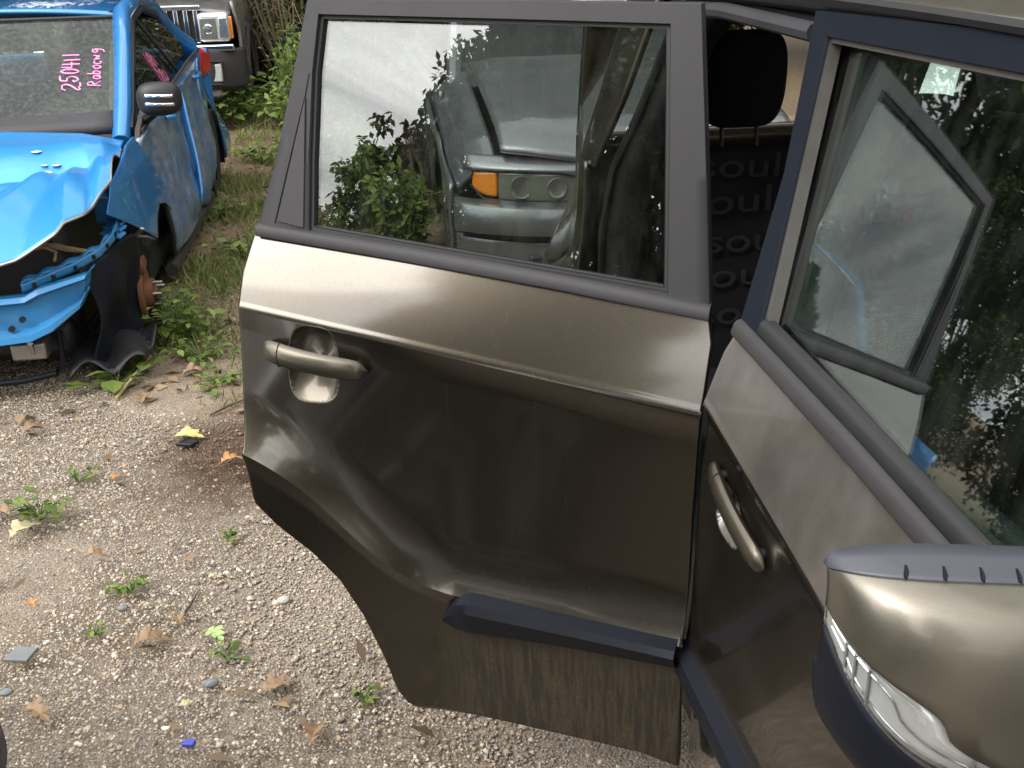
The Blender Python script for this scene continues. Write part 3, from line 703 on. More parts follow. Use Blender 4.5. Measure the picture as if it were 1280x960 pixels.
def dent_fn(cu, cz, ru, rz, depth):
    def f(u, z):
        r = ((u-cu)/ru)**2+((z-cz)/rz)**2
        return depth*(1-r**1.5)**.7 if r < 1 else 0.
    return f
def skin(door, u_h, redge, zbot, nu=220, rows=(50, 84, 30)):
    """door skin in three bands (bottom to flare line, flare to crease, crease to belt); redge holds the far edge as polylines per band"""
    m = MB()
    def poly(P, t):
        d = [0.]
        for p, q in zip(P, P[1:]): d.append(d[-1]+math.hypot(q[0]-p[0], q[1]-p[1]))
        return interp(t*d[-1], d, [p[0] for p in P]), interp(t*d[-1], d, [p[1] for p in P])
    lines = (zbot, FL, zc, zb)
    ends = [redge[0][0], redge[0][-1], redge[1][-1], redge[2][-1]]
    V = []; nr = 0
    def lp(k, i):
        z0 = lines[k](0.)
        for _ in range(3): z0 = lines[k](u_h(z0))
        u = u_h(z0)+(ends[k][0]-u_h(z0))*(i**.72 if k == 0 else i)
        z = lines[k](u); zend = lines[k](ends[k][0])
        return u, z+(ends[k][1]-zend)*i**6
    for a in range(3):
        n = rows[a]
        for k in range(n+(a == 2)):
            t = k/n
            for c in range(nu+1):
                i = c/nu; p, q = lp(a, i), lp(a+1, i); u, z = p[0]+(q[0]-p[0])*t, p[1]+(q[1]-p[1])*t
                e = poly(redge[a], t); ex, ez = ends[a][0]+(ends[a+1][0]-ends[a][0])*t, ends[a][1]+(ends[a+1][1]-ends[a][1])*t
                p0, q0 = lp(a, 0), lp(a+1, 0); h0 = p0[0]+(q0[0]-p0[0])*t; zz = p0[1]+(q0[1]-p0[1])*t
                w_ = i**4; u += w_*(e[0]-ex)+(1-i)*(u_h(zz)-h0); z += w_*(e[1]-ez)
                V.append((u, z))
            nr += 1
    m.uv = V; m.v = [door.W(u, z) for u, z in V]
    m.f = [(j*(nu+1)+i, j*(nu+1)+i+1, (j+1)*(nu+1)+i+1, (j+1)*(nu+1)+i) for j in range(nr-1) for i in range(nu)]
    return m
def cut(m, cu, cz, ru, rz):
    """open an oval hole in a skin"""
    def inside(f):
        u = sum(m.uv[i][0] for i in f)/4; z = sum(m.uv[i][1] for i in f)/4; return abs((u-cu)/ru)**3.2+abs((z-cz)/rz)**3.2 < .93
    m.f = [f for f in m.f if not inside(f)]; return m
def recess(door, cu, cz, ru, rz, depth):
    """dished cup behind a pull handle: steep under its top edge, a ramp below, rim lapping the skin"""
    m = MB()
    def fn(i, j):
        a = 2*PI*i; r = 1.03*j; p = .62; ca, sa = math.cos(a), math.sin(a)
        du, dz = ru*r*math.copysign(abs(ca)**p, ca), rz*r*math.copysign(abs(sa)**p, sa)
        up = .5+.5*sa
        d = depth*(1-min(1, r)**(2.0+7*up))*(.75+.45*up) if r < 1 else 0
        return door.W(cu+du, cz+dz, .0003-d)
    return m.grid(fn, 56, 34)
def ring(door, outer, inner, n=14, lift=0.004, depth=.022, rows=3):
    """frame band between two closed outlines with the same number of corners, with an inward return at both edges"""
    m = MB(); k = len(outer)
    def loop(P):
        r = []
        for i in range(k):
            a, b = P[i], P[(i+1) % k]
            r += [(a[0]+(b[0]-a[0])*q/n, a[1]+(b[1]-a[1])*q/n) for q in range(n)]
        return r
    O, I = loop(outer), loop(inner); N = len(O)
    lv = [('o', -depth), ('o', lift*.4)]+[(q/rows, lift) for q in range(0, rows+1)]+[('i', lift*.3), ('i', -depth)]
    V = []
    for t, l in lv:
        for p, q in zip(O, I):
            tt = 0 if t == 'o' else 1 if t == 'i' else .03+.94*t
            u, z = p[0]+(q[0]-p[0])*tt, p[1]+(q[1]-p[1])*tt; V.append(door.W(u, z, l))
    F = [(r*N+i, r*N+(i+1) % N, (r+1)*N+(i+1) % N, (r+1)*N+i) for r in range(len(lv)-1) for i in range(N)]
    return m.add(V, F)
def sheet(door, poly4, o=0.0, nu=24, nv=18):
    """curved pane over a quadrilateral (u,z): bottom-left, bottom-right, top-right, top-left"""
    a, b, c, d = poly4; m = MB()
    def fn(i, j):
        u = (a[0]*(1-i)+b[0]*i)*(1-j)+(d[0]*(1-i)+c[0]*i)*j; z = (a[1]*(1-i)+b[1]*i)*(1-j)+(d[1]*(1-i)+c[1]*i)*j
        return door.W(u, z, o(u, z) if callable(o) else o)
    return m.grid(fn, nu, nv)
def strip(door, path, width, o, h=.012, n=40, round_=True, taper=0):
    """raised moulding following a line in (u,z): cross-section is a rounded bar of the given width"""
    m = MB(); xs = [p[0] for p in path]; zs = [p[1] for p in path]; prof = [(-.5, -.5), (-.5, .3), (-.42, .8), (-.25, 1.), (.25, 1.), (.42, .8), (.5, .3), (.5, -.5)]
    V = []
    for i in range(n+1):
        f = i/n; d = np.interp(f, np.linspace(0, 1, len(xs)), xs); z = np.interp(f, np.linspace(0, 1, len(zs)), zs)
        wd = width*(1-taper*max(0, (f-.85)/.15))
        for a, b in prof: V.append(door.W(d, z+a*wd, o+b*h))
    k = len(prof); F = [(i*k+q, i*k+q+1, (i+1)*k+q+1, (i+1)*k+q) for i in range(n) for q in range(k-1)]
    F += [tuple(range(k)), tuple(range(n*k, n*k+k))[::-1]]
    return m.add(V, F)
def handle(door, p0, p1, cup, parent, mat, th=1.0, lift=1.0):
    """bar handle bridging a dished recess"""
    m = MB(); n = 26; V = []; k = 14
    for i in range(n+1):
        f = i/n; u = p0[0]+(p1[0]-p0[0])*f; z = p0[1]+(p1[1]-p0[1])*f
        e = (1-abs(2*f-1)**9)**.5 if 0 < f < 1 else .0
        o = (.011+.017*math.sin(PI*f)**.6)*lift
        for q in range(k):
            a = 2*PI*q/k; V.append(door.W(u, z+math.cos(a)*.0205*th*max(e, .05)*(1 if math.cos(a) > 0 else .9), o+math.sin(a)*.0115*th*max(e, .05)))
    F = [(i*k+q, i*k+(q+1) % k, (i+1)*k+(q+1) % k, (i+1)*k+q) for i in range(n) for q in range(k)]
    m.add(V, F)
    o = m.build('door_handle', mat, parent)
    for f in (.12, .88):
        ends = MB()
        u = p0[0]+(p1[0]-p0[0])*f; z = p0[1]+(p1[1]-p0[1])*f; a = Vector(door.W(u, z, -.004)); b = Vector(door.W(u, z, .016)); ends.tube([a, b], .010*th, 10); ends.build('handle_mount', M['seal'], parent)
    f = .2; u = p0[0]+(p1[0]-p0[0])*f; z = p0[1]+(p1[1]-p0[1])*f
    g = MB(); 
    lo = (.011+.017*math.sin(PI*f)**.6)*lift
    g.tube([door.W(u-.001, z+math.cos(a)*.0208*th, lo+math.sin(a)*.0118*th) for a in np.linspace(-.2, PI+.2, 12)], .0011, 5); g.build('handle_gap', M['seal'], parent)

WID = 1.785
def inset(y, z=1.0):
    i = 0.0
    if y > .95: i = .23*(y-.95)*(.35+.65*ss(.5, .95, z))
    if y < -1.15: i = .09*((-1.15-y)/.95)**2
    return i
def side(y, z):
    return -out(max(-1.2, min(.3, y)), z) + inset(y, z)
def hatchback():
    car = thing('bronze_hatchback', 'bronze boxy hatchback with its rear passenger door standing open', 'car', (.9, 0, 0))
    # ---- rear door
    RZ, RU = zip(*[(.2213, .5196), (.2309, .538), (.2614, .556), (.3437, .5747), (.4363, .6043), (.5145, .6426), (.5705, .6912), (.6223, .7568), (.6631, .7951), (.7106, .798), (.777, .799), (.8535, .8125), (.9519, .8188), (1.0137, .8235), (1.0718, .8265), (1.1317, .8172)])
    u_r = lambda z: interp(z, RZ, RU)
    HZ, HU = zip(*[(.22, .004), (.57, .004), (.73, .006), (.86, .004), (.958, -.003), (1.026, -.005), (1.06, .004)])
    u_h = lambda z: interp(z, HZ, HU)
    zbot = lambda u: interp(u, [0, .076, .23, .49, .5196], [.2182, .2323, .2293, .2230, .2213])
    RE = [(u_, z_) for z_, u_ in zip(RZ, RU)]; zf, zk = FL(.7990), zc(.8235)
    redge = [[p for p in RE if p[1] < zf-.004]+[(.7990, zf)], [(.7990, zf)]+[p for p in RE if zf+.004 < p[1] < zk-.004]+[(.8235, zk)], [(.8235, zk), (.8265, 1.0718), (.8172, 1.1317)]]
    rd = cut(skin(RD, u_h, redge, zbot, 300, (60, 130, 36)), .676, .928, .047, .068).build('rear_door', M['bronze'], car, solid=.030, off=1, angle=24, label='open bronze rear door with dusty lower half')
    # frame (outer outline / glass opening), corners: bottom rear, top rear, top hinge, bottom hinge
    fo = [(.8115, 1.136), (.7829, 1.257), (.7545, 1.4136), (.7382, 1.5154), (.3685, 1.5134), (.0648, 1.5073), (.0331, 1.2874), (.0030, 1.070)]
    gi = [(.7071, 1.1451), (.7147, 1.2597), (.7192, 1.4013), (.7140, 1.4930), (.3659, 1.4851), (.1101, 1.4784), (.0915, 1.287), (.0729, 1.0937)]
    fr = ring(RD, fo, gi).build('window_frame', M['trim'], rd, angle=50)
    s = .007; gs = [(.7071-s, 1.1451+s), (.7147-s, 1.2597), (.7192-s, 1.4013), (.7140-s, 1.4930-s), (.3659, 1.4851-s), (.1101+s, 1.4784-s), (.0915+s, 1.287), (.0729+s, 1.0937+s)]
    ring(RD, gi, gs, lift=-.004, depth=.016, rows=1).build('window_seal', M['seal'], rd, angle=60)
    sheet(RD, [(.708, 1.138), (.07, 1.085), (.106, 1.482), (.717, 1.496)], -.012).build('window_glass', M['glass_dark'], rd, solid=.004, off=0)
    # quarter trim gap line and panel on the rear post
    q = MB(); pts = [(.775, 1.1543), (.740, 1.3237), (.7306, 1.3652), (.726, 1.40)]
    q.tube([RD.W(u, z, .0045) for u, z in pts], .0016, 5); q.build('quarter_trim_gap', M['seal'], rd)
    qp = MB(); qp.prism([(.769, 1.158), (.7155, 1.150), (.729, 1.362)], lambda p: RD.W(*p, .0035), lambda p: RD.W(*p, .0075)); qp.build('quarter_trim', M['mould'], rd, bevel=.001)
    strip(RD, [(.0030, 1.0705), (.2435, 1.0958), (.526, 1.1203), (.8070, 1.1415)], .0225, .001, .012).build('belt_moulding', M['mould'], rd, label='grey rubber belt moulding under the rear window')
    # rub cladding low on the door: tapered nose towards the rear
    cl = MB(); prof = [(.0, -.004), (.10, .026), (.32, .034), (.55, .032), (1., .022), (1.0, -.004)]
    n = 44; V = []
    for i in range(n+1):
        u = .012+(.443-.012)*i/n; top = interp(u, [.012, .023, .390, .412, .4271, .4435], [.5180, .5185, .5284, .518, .4970, .4691]); bot = interp(u, [.012, .2191, .42, .4435], [.4705, .4640, .4480, .4560])
        e = 1-.55*ss(.385, .443, u)
        for a, o in prof: V.append(RD.W(u, top+(bot-top)*a, o*e if o > 0 else o))
    k = len(prof); cl.add(V, [(i*k+q, i*k+q+1, (i+1)*k+q+1, (i+1)*k+q) for i in range(n) for q in range(k-1)]+[tuple(range(k)), tuple(range(n*k, n*k+k))[::-1]])
    cl.build('lower_cladding', M['navy'], rd, angle=35, label='navy black rub strip low on the rear door')
    handle(RD, (.7670, .9545), (.5700, .9275), None, rd, M['bronze_clean'])
    recess(RD, .676, .928, .047, .068, .036).build('handle_recess', M['bronze_recess'], rd, angle=60)
    # inner trim of the open door
    it = MB()
    def inner(i, j):
        z = .26+(1.06-.26)*j; u = .03+(u_r(z)-.06)*i
        p = Vector(RD.W(u, z, 0))+DN*(.075+.05*math.sin(PI*min(1, j*1.05))**.6); return p
    it.grid(inner, 12, 12); it.build('door_trim', M['cabin'], rd, solid=.02)
    # ---- front door
    RZ2, RU2 = zip(*[(.22, -.03), (.395, -.048), (.504, -.050), (.609, -.046), (.725, -.045), (.818, -.048), (.90, -.065), (.96, -.088), (1.039, -.090), (1.083, -.105)])
    f_r = lambda z: -1.10
    f_h = lambda z: interp(z, RZ2, RU2)
    r3 = [[(-1.10, .22), (-1.10, FL(-1.1))], [(-1.10, FL(-1.1)), (-1.10, zc(-1.1))], [(-1.10, zc(-1.1)), (-1.10, zb(-1.1))]]
    fd = cut(skin(FD, f_h, r3, lambda u: .22), -.172, .815, .050, .046).build('front_door', M['bronze_front'], car, solid=.03, off=-1, angle=24, label='closed bronze front door streaked with dust')
    fo = [(-.1075, 1.082), (-.068, 1.295), (.012, 1.500), (-.50, 1.5035), (-.80, 1.490), (-1.12, 1.16), (-1.13, 1.03), (-.60, 1.05)]
    gi = [(-.1673, 1.0982), (-.1072, 1.2848), (-.0485, 1.4698), (-.4683, 1.4653), (-.78, 1.455), (-1.03, 1.20), (-1.05, 1.055), (-.6477, 1.0725)]
    ring(FD, fo, gi).build('window_frame', M['trim_navy'], fd, angle=50)
    gs = [(-.1673-s, 1.0982+s), (-.1072-s, 1.2848), (-.0485-s, 1.4698-s), (-.4683, 1.4653-s), (-.775, 1.455-s), (-1.02, 1.20), (-1.04, 1.06), (-.6477, 1.0725+s)]
    ring(FD, gi, gs, lift=-.004, depth=.018, rows=1).build('window_seal', M['seal_pale'], fd, angle=60)
    sheet(FD, [(-.163, 1.094), (-1.05, 1.045), (-.80, 1.462), (-.045, 1.473)], lambda u, z: -.010-.044*max(0, u+.7)**2, 30, 20).build('window_glass', M['glass_front'], fd, solid=.004, off=0)
    strip(FD, [(-.108, 1.0830), (-.465, 1.0625), (-.655, 1.0475), (-1.12, 1.018)], .025, .001, .012).build('belt_moulding', M['mould'], fd)
    strip(FD, [(-.165, 1.102), (-.50, 1.0795), (-.70, 1.066), (-1.05, 1.043)], .022, -.006, .011).build('glass_wiper_seal', M['seal'], fd)
    recess(FD, -.172, .815, .050, .046, .034).build('handle_recess', M['bronze_front'], fd, angle=60)
    handle(FD, (-.118, .868), (-.326, .818), None, fd, M['bronze_clean'], .95, .62)
    cl = MB(); n = 30; V = []; prof = [(.0, -.004), (.10, .026), (.34, .036), (.6, .032), (1., .022), (1.0, -.004)]
    for i in range(n+1):
        y = -.030-1.05*i/n; e = 1-.6*ss(.06, .03, -y)
        for a, o in prof: V.append(FD.W(y, .497+(.412-.497)*a, o*e if o > 0 else o))
    k = len(prof); cl.add(V, [(i*k+q, i*k+q+1, (i+1)*k+q+1, (i+1)*k+q) for i in range(n) for q in range(k-1)]+[tuple(range(k)), tuple(range(n*k, n*k+k))[::-1]])
    cl.build('lower_cladding', M['navy'], fd, angle=35)
    it = MB(); it.grid(lambda i, j: (.06+.03*math.sin(PI*j), -.05-1.0*i, .26+.80*j), 10, 10); it.build('door_trim', M['cabin'], fd, solid=.02)
    # ---- mirror on the front door
    X0, X1 = -.150, .020
    def msec(x):
        f = min(1, max(0, (x-X0)/(X1-X0))); e = max(.0, 1-(1-f)**4.6)**.40
        zt = 1.055+.055*(.62+.38*e)-.010*f; zlo = 1.055-.18*(.36+.64*e)-.01*f*f; dep = .010+.098*e; yr = -.712-.028*f
        return zt, zlo, dep, yr
    def mpt(x, t, o=0.):
        zt, zlo, dep, yr = msec(x); zm, hz = (zt+zlo)/2, (zt-zlo)/2
        c, s_ = math.cos(PI*t), math.sin(PI*t)
        z = zm+(hz+o)*(1 if c > 0 else -1)*abs(c)**.50; y = yr-(dep+o)*abs(s_)**.50
        return Vector((x-o*.4, y, z))
    TA = lambda f: .475+.045*f**.9+.055*f*f; TB = lambda f: TA(f)+(.032+.020*math.sin(PI*min(1, f*1.05)))*(1-.85*ss(.72, 1.0, f)); 
    xs = lambda i: X0+(X1-X0)*(i**2.2)
    def band(t0, t1, o, n2, i0=0, i1=1):
        m = MB(); m.grid(lambda i, j: mpt(xs(i0+(i1-i0)*i), t0(xf(i0+(i1-i0)*i))+(t1(xf(i0+(i1-i0)*i))-t0(xf(i0+(i1-i0)*i)))*j, o), 48, n2); return m
    xf = lambda i: i**2.2
    band(lambda f: .085, TA, .0, 30).build('mirror_cap', M['bronze_mirror'], mir := MB().box((.03, -.72, 1.0), (.09, .07, .06)).build('side_mirror', M['navy'], car, bevel=.02, seg=3), solid=.004, off=0, angle=60, label='bronze painted mirror cap')
    band(TB, lambda f: 1.0, .0, 22).build('mirror_housing', M['navy'], mir, solid=.004, off=0, angle=60)
    band(lambda f: 0., lambda f: .085, .001, 6).build('mirror_rim', M['slate'], mir, solid=.004, off=0, angle=60)
    tsg = band(lambda f: TA(f)+.004, lambda f: TB(f)-.004, .003, 6, 0, .93).build('turn_signal', M['lens_glass'], mir, solid=.002, off=0, angle=60, label='clear strip indicator along the mirror cap')
    band(lambda f: TA(f), lambda f: TB(f), -.004, 6).build('signal_reflector', M['lens_clear'], mir, solid=.002, off=0, angle=60)
    for i in (.16, .22, .30, .74, .82, .90):
        led = MB(); led.tube([mpt(xs(i), TA(xf(i))+.004+(TB(xf(i))-TA(xf(i))-.008)*q/4, .0) for q in range(5)], .0016, 5); led.build('signal_divider', M['chip'], mir)
    for q_ in (.35, .7):
        rg = MB(); rg.tube([mpt(xs(i), TA(xf(i))+(TB(xf(i))-TA(xf(i)))*q_, -.001) for i in np.linspace(.05, .97, 30)], .0011, 5); rg.build('signal_ridge', M['reflector'], mir)
    for i in range(5):
        x = -.100+.030*i; rb = MB(); rb.tube([mpt(x-.002*q, (.036+.046*q/4), .003) for q in range(5)], [.0012, .0016, .0020, .0020, .0014], 6); rb.build('rim_rib', M['navy'], mir)
    gl = MB(); gl.grid(lambda i, j: (X0+.012+(X1-X0-.02)*i, msec(X0+.012+(X1-X0-.02)*i)[3]+.004, msec(X0+.012+(X1-X0-.02)*i)[1]+.008+(msec(X0+.012+(X1-X0-.02)*i)[0]-msec(X0+.012+(X1-X0-.02)*i)[1]-.016)*j), 16, 4); gl.build('mirror_glass', M['chrome'], mir, solid=.003)
    # ---- shell
    U = lambda y, z: (side(y, z), y, z)
    b = MB()                                         # right rear quarter with wheel arch
    arch = lambda y: .30+math.sqrt(max(0, .37**2-(y-1.0)**2)) if abs(y-1.0) < .37 else .22
    def quarter(i, j):
        y = .872+(1.80-.872)*i; z0 = arch(y); z = z0+(1.135-z0)*j; return (inset(y, z)-.045*math.sin(PI*ss(.1, 1.1, z))*(1-.5*i), y, z)
    b.grid(quarter, 40, 24)
    b.grid(lambda i, j: ((lambda y, z: (inset(y, z)+(.33-.03*(z-1.12))*max(0, z-1.12), y, z))(interp(1.135+.385*j, [1.13, 1.30, 1.52], [.822, .760, .725])+(1.80-interp(1.135+.385*j, [1.13, 1.30, 1.52], [.822, .760, .725]))*i, 1.135+.385*j)), 30, 14)
    b.build('quarter_panel', M['bronze_dusty'], car, solid=.012, off=1, angle=50)
    ar = MB()                                        # arch lip
    ar.tube([(inset(y, z)-.022, y, z) for y, z in [(1.0-.37*math.cos(a), .30+.37*math.sin(a)) for a in np.linspace(.25, PI, 24)]], .016, 6); ar.build('wheel_arch_lip', M['bronze_dusty'], car)
    ws_ = MB()                                       # weatherstrip round the door opening
    P = [(-.07, .62), (-.065, 1.0), (-.05, 1.30), (-.02, 1.455), (.05, 1.482), (.45, 1.492), (.66, 1.485), (.715, 1.44), (.755, 1.27), (.81, 1.13), (.845, .98), (.845, .74), (.80, .585), (.72, .50), (.66, .42), (.60, .29), (.5, .215), (.0, .215), (-.06, .26), (-.07, .62)]
    ws_.tube([(max(0, -out_glass(0, z)) if z > 1.08 else -.01, y, z) if False else (.035+(max(0, -out_glass(0, z)) if z > 1.09 else 0), y, z) for y, z in P], .0095, 7, False); ws_.build('weatherstrip', M['seal'], car)
    jb = MB()                                        # jamb: painted return behind the strip
    J = [(max(0, -out_glass(0, z)) if z > 1.09 else 0, y, z) for y, z in P]
    V = [(x+.03, y, z) for x, y, z in J]+[(x+.115, .42+(y-.42)*.90, .85+(z-.85)*.93) for x, y, z in J]; n = len(J)
    jb.add(V, [(i, i+1, n+i+1, n+i) for i in range(n-1)]); jb.build('door_jamb', M['black'], car, solid=.004)
    bp = MB(); bp.grid(lambda i, j: (.045+(max(0, -out_glass(0, .3+1.2*j)) if .3+1.2*j > 1.09 else 0), -.14+.07*i, .2+1.3*j), 3, 24); bp.build('b_pillar', M['black'], car, solid=.06, off=1)
    sl = MB(); sl.box((.12, -.14, .245), (.19, 2.0, .11)); sl.build('rocker_sill', M['bronze_dusty'], car, bevel=.03)
    rf = MB()                                        # roof with a rolled side edge
    def roof(i, j):
        y = -.95+2.75*j; t = 2*i-1; e = abs(t)**5
        x0 = .138+inset(y, 1.4)*.9; x1 = WID-x0; x = (x0+x1)/2+t*(x1-x0)/2
        z = 1.515+.075*(1-abs(t)**3.2)-.06*((y-.2)/1.6)**2 if True else 0
        return (x, y, z)
    rf.grid(roof, 60, 40); rf.build('roof', M['bronze_clean'], car, solid=.02, off=-1, angle=60)
    dr = MB(); dr.tube([(.137+inset(y, 1.4)*.9, y, 1.5165-.06*((y-.2)/1.6)**2) for y in np.linspace(-.95, 1.75, 30)], .008, 6); dr.build('drip_moulding', M['seal'], car)
    hl = MB(); hl.grid(lambda i, j: (.16+1.46*i, -.85+2.6*j, 1.49+.03*math.sin(PI*i)-.05*((-.85+2.6*j-.2)/1.6)**2), 12, 12); hl.build('headliner', M['headliner'], car, solid=.008)
    hr = MB(); hr.tube([(.135, .02, 1.470), (.14, .4, 1.480), (.15, .74, 1.470)], .014, 8); hr.build('header_trim', M['cabin'], car)
    fl = MB(); fl.box((.89, .2, .25), (1.6, 3.0, .05)); fl.build('floor', M['carpet'], car)
    # left side: one wall with a row of windows
    lw = MB(); lw.grid(lambda i, j: (WID-side(-1.2+3.0*i, .22+.87*j), -1.2+3.0*i, .22+.87*j), 30, 20); lw.build('left_side', M['bronze_dusty'], car, solid=.06, off=-1)
    for y0, y1 in ((-.08, .05), (.72, .86), (1.55, 1.78)):
        p = MB(); p.grid(lambda i, j: (WID-inset(y0+(y1-y0)*i, 1.2)-(.33-.03*.42*j)*.42*j, y0+(y1-y0)*i, 1.085+.435*j), 4, 10); p.build('left_pillar', M['cabin_grey'], car, solid=.05, off=-1)
    for y0, y1 in ((-.95, -.08), (.05, .72), (.86, 1.55)):
        p = MB(); p.grid(lambda i, j: (WID-.012-inset(y0+(y1-y0)*i, 1.2)-(.33-.03*.42*j)*.42*j, y0+(y1-y0)*i, 1.085+.42*j), 8, 8); p.build('left_window', M['glass_plain'], car, solid=.004)
    lh = MB(); lh.tube([(1.66, .30, .98), (1.645, .24, .985), (1.65, .18, .98)], .009, 8); lh.build('inner_door_handle', M['chrome'], car)
    # rear hatch
    yr = lambda z: 1.80+.03*math.sin(PI*(z-.2)/1.0) if z < 1.05 else 1.80-.35*(z-1.05)**1.3
    ht = MB(); ht.grid(lambda i, j: (.20+1.385*i, yr(.25+.78*j)+.05*(1-(2*i-1)**2), .25+.78*j), 20, 16); ht.build('tailgate', M['bronze_dusty'], car, solid=.03, off=-1)
    hg = MB(); hg.grid(lambda i, j: (.30+1.185*i, yr(1.06+.38*j)+.05*(1-(2*i-1)**2)-.006, 1.06+.38*j), 16, 10); hg.build('rear_window', M['glass_plain'], car, solid=.004)
    for x0, x1 in ((.20, .30), (1.485, 1.585)):
        p = MB(); p.grid(lambda i, j: (x0+(x1-x0)*i, yr(1.03+.49*j)+.05*(1-(2*((x0+(x1-x0)*i)-.20)/1.385-1)**2), 1.03+.49*j), 3, 10); p.build('rear_pillar', M['bronze_dusty'], car, solid=.03, off=-1)
    p = MB(); p.grid(lambda i, j: (.20+1.385*i, yr(1.44+.075*j)+.05*(1-(2*i-1)**2), 1.44+.075*j), 16, 3); p.build('tailgate_header', M['bronze_dusty'], car, solid=.03, off=-1)
    for sx in (.24, WID-.24):
        p = MB(); p.box((sx+(.12 if sx < 1 else -.12), 1.875, .80), (.13, .05, .36)); p.build('tail_lamp', M['red'], car, bevel=.03, seg=3)
    # front end
    f = MB()
    af = lambda y: .31+math.sqrt(max(0, .36**2-(y+1.52)**2)) if abs(y+1.52) < .36 else .22
    f.grid(lambda i, j: ((lambda y, z: (inset(y, z)-out(-1.1, z)*(1 if z < .93 else 1), y, z))(-1.108-1.0*i, af(-1.108-1.0*i)+(.98-.10*i*i-af(-1.108-1.0*i))*j)), 40, 18); f.build('front_fender', M['bronze_dusty'], car, solid=.02, off=-1, angle=50)
    f = MB(); f.grid(lambda i, j: (WID-(inset(-1.108-1.0*i, .8)-.04), -1.108-1.0*i, af(-1.108-1.0*i)+(.98-.10*i*i-af(-1.108-1.0*i))*j), 40, 10); f.build('front_fender', M['bronze_dusty'], car, solid=.02, off=-1)
    h = MB(); h.grid(lambda i, j: (.02+inset(-1.05-1.08*j, .9)+(WID-.04-2*inset(-1.05-1.08*j, .9))*i, -1.05-1.08*j, 1.0-.13*j**1.6-.05*j**6+.05*(1-(2*i-1)**4)), 30, 24); h.build('hood', M['bronze_dusty'], car, solid=.02, off=-1)
    h = MB(); h.grid(lambda i, j: (.09+(WID-.18)*i, -2.12-.10*math.sin(PI*i)**.7-.03*math.sin(PI*j), .22+.62*j), 30, 14); h.build('front_bumper', M['bronze_dusty'], car, solid=.03, off=1)
    for sx in (.30, WID-.30):
        p = MB(); p.box((sx, -2.15, .76), (.34, .09, .15)); p.build('headlight', M['lens_clear'], car, bevel=.035, seg=3)
    p = MB(); p.box((WID/2, -2.235, .62), (.8, .04, .10)); p.build('grille', M['black'], car, bevel=.015)
    wsd = MB(); wsd.grid(lambda i, j: (.14+.06*j+(WID-.28-.12*j)*i, -1.12+.36*j-.10*math.sin(PI*i), 1.03+.50*j), 20, 10); wsd.build('windscreen', M['glass_plain'], car, solid=.005)
    for sgn, xx in ((1, .09), (-1, WID-.09)):
        p = MB(); p.tube([(xx, -1.14, 1.0), (xx+sgn*.03, -.95, 1.27), (xx+sgn*.05, -.78, 1.50)], .035, 8); p.build('a_pillar', M['bronze_dusty'], car)
    for x_, y_ in ((.12, -1.52), (WID-.12, -1.52), (.12, 1.0), (WID-.12, 1.0)):
        wheel(car, (x_, y_, .30), (1 if x_ > 1 else -1, 0, 0), .30)
    # ---- cabin
    def seat(cx, cy, w_, zt, parent=car, zb_=.55):
        s_ = MB()
        def back(i, j):
            a = 2*PI*i; x = cx+w_*.5*np.sign(math.cos(a))*abs(math.cos(a))**.55*(1-.12*j**3); th = (.075-.02*j)*np.sign(math.sin(a))*abs(math.sin(a))**.6
            z = zb_+(zt-zb_)*j; return (x, cy+.22*(z-zb_)*.55+th, z)
        s_.grid(back, 28, 14); s_.add([back(i/28, 1) for i in range(28)], [tuple(range(28))])
        st = s_.build('seat_backrest', M['fabric'], parent, angle=70)
        c = MB(); c.box((cx, cy-.26, zb_-.03), (w_*.98, .52, .16)); c.build('seat_cushion', M['fabric'], parent, bevel=.05, seg=3)
        return st
    def headrest(st, cx, cy, w_, z0, z1):
        hd = MB(); 
        def hp(i, j):
            a = 2*PI*i; b_ = PI*(j-.5); sx = lambda v, e: math.copysign(abs(v)**e, v)
            return (cx+w_/2*sx(math.cos(a), .55)*abs(math.cos(b_))**.30*(.9+.1*math.sin(b_+1.2)), cy+.055*sx(math.sin(a), .7)*abs(math.cos(b_))**.45, (z0+z1)/2+(z1-z0)/2*sx(math.sin(b_), .75))
        hd.grid(hp, 36, 24); hd.build('headrest', M['fabric'], st, angle=80)
        for q in (-.045, .045):
            r_ = MB(); r_.tube([(cx+q, cy, z0+.02), (cx+q, cy-.01, z0-.09)], .0055, 7); r_.build('headrest_post', M['black'], st)
    st = seat(.52, .93, .52, 1.125)
    headrest(st, .425, 1.03, .215, 1.172, 1.398)
    st2 = seat(1.22, .93, .58, 1.15); headrest(st2, 1.36, 1.03, .22, 1.17, 1.37)
    # printed lettering over the rear seat fabric
    for k, (dx, z, dxx) in enumerate([(0, 1.075, .0), (0, .985, -.03), (0, .895, .02), (0, .805, -.02), (0, .715, .0)]):
        cu = bpy.data.curves.new('printed_lettering', 'FONT'); cu.body = 'soul soul'; cu.size = .098+.006*(k % 2); cu.extrude = .0012; cu.space_character = 1.02; cu.align_x = 'LEFT'
        me = bpy.data.meshes.new_from_object(tmp := bpy.data.objects.new('t', cu)); bpy.data.objects.remove(tmp)
        o = link('printed_lettering', me, M['print'], st, smooth=False)
        o['kind'] = 'stuff'
        o.matrix_local = Matrix.Translation((.285+dxx-.9*0, .93+.22*(z-.55)*.55-.075-.001, z)) @ Matrix.Rotation(PI/2, 4, 'X') @ Matrix.Diagonal((1.28, .86, 1, 1)) @ Matrix.Rotation((-.03, .02, -.015, .03, 0)[k], 4, 'Z')
    fs = seat(.47, .20, .50, 1.10); headrest(fs, .47, .34, .25, 1.13, 1.33)
    fs2 = seat(1.30, .20, .50, 1.10); headrest(fs2, 1.30, .34, .25, 1.13, 1.33)
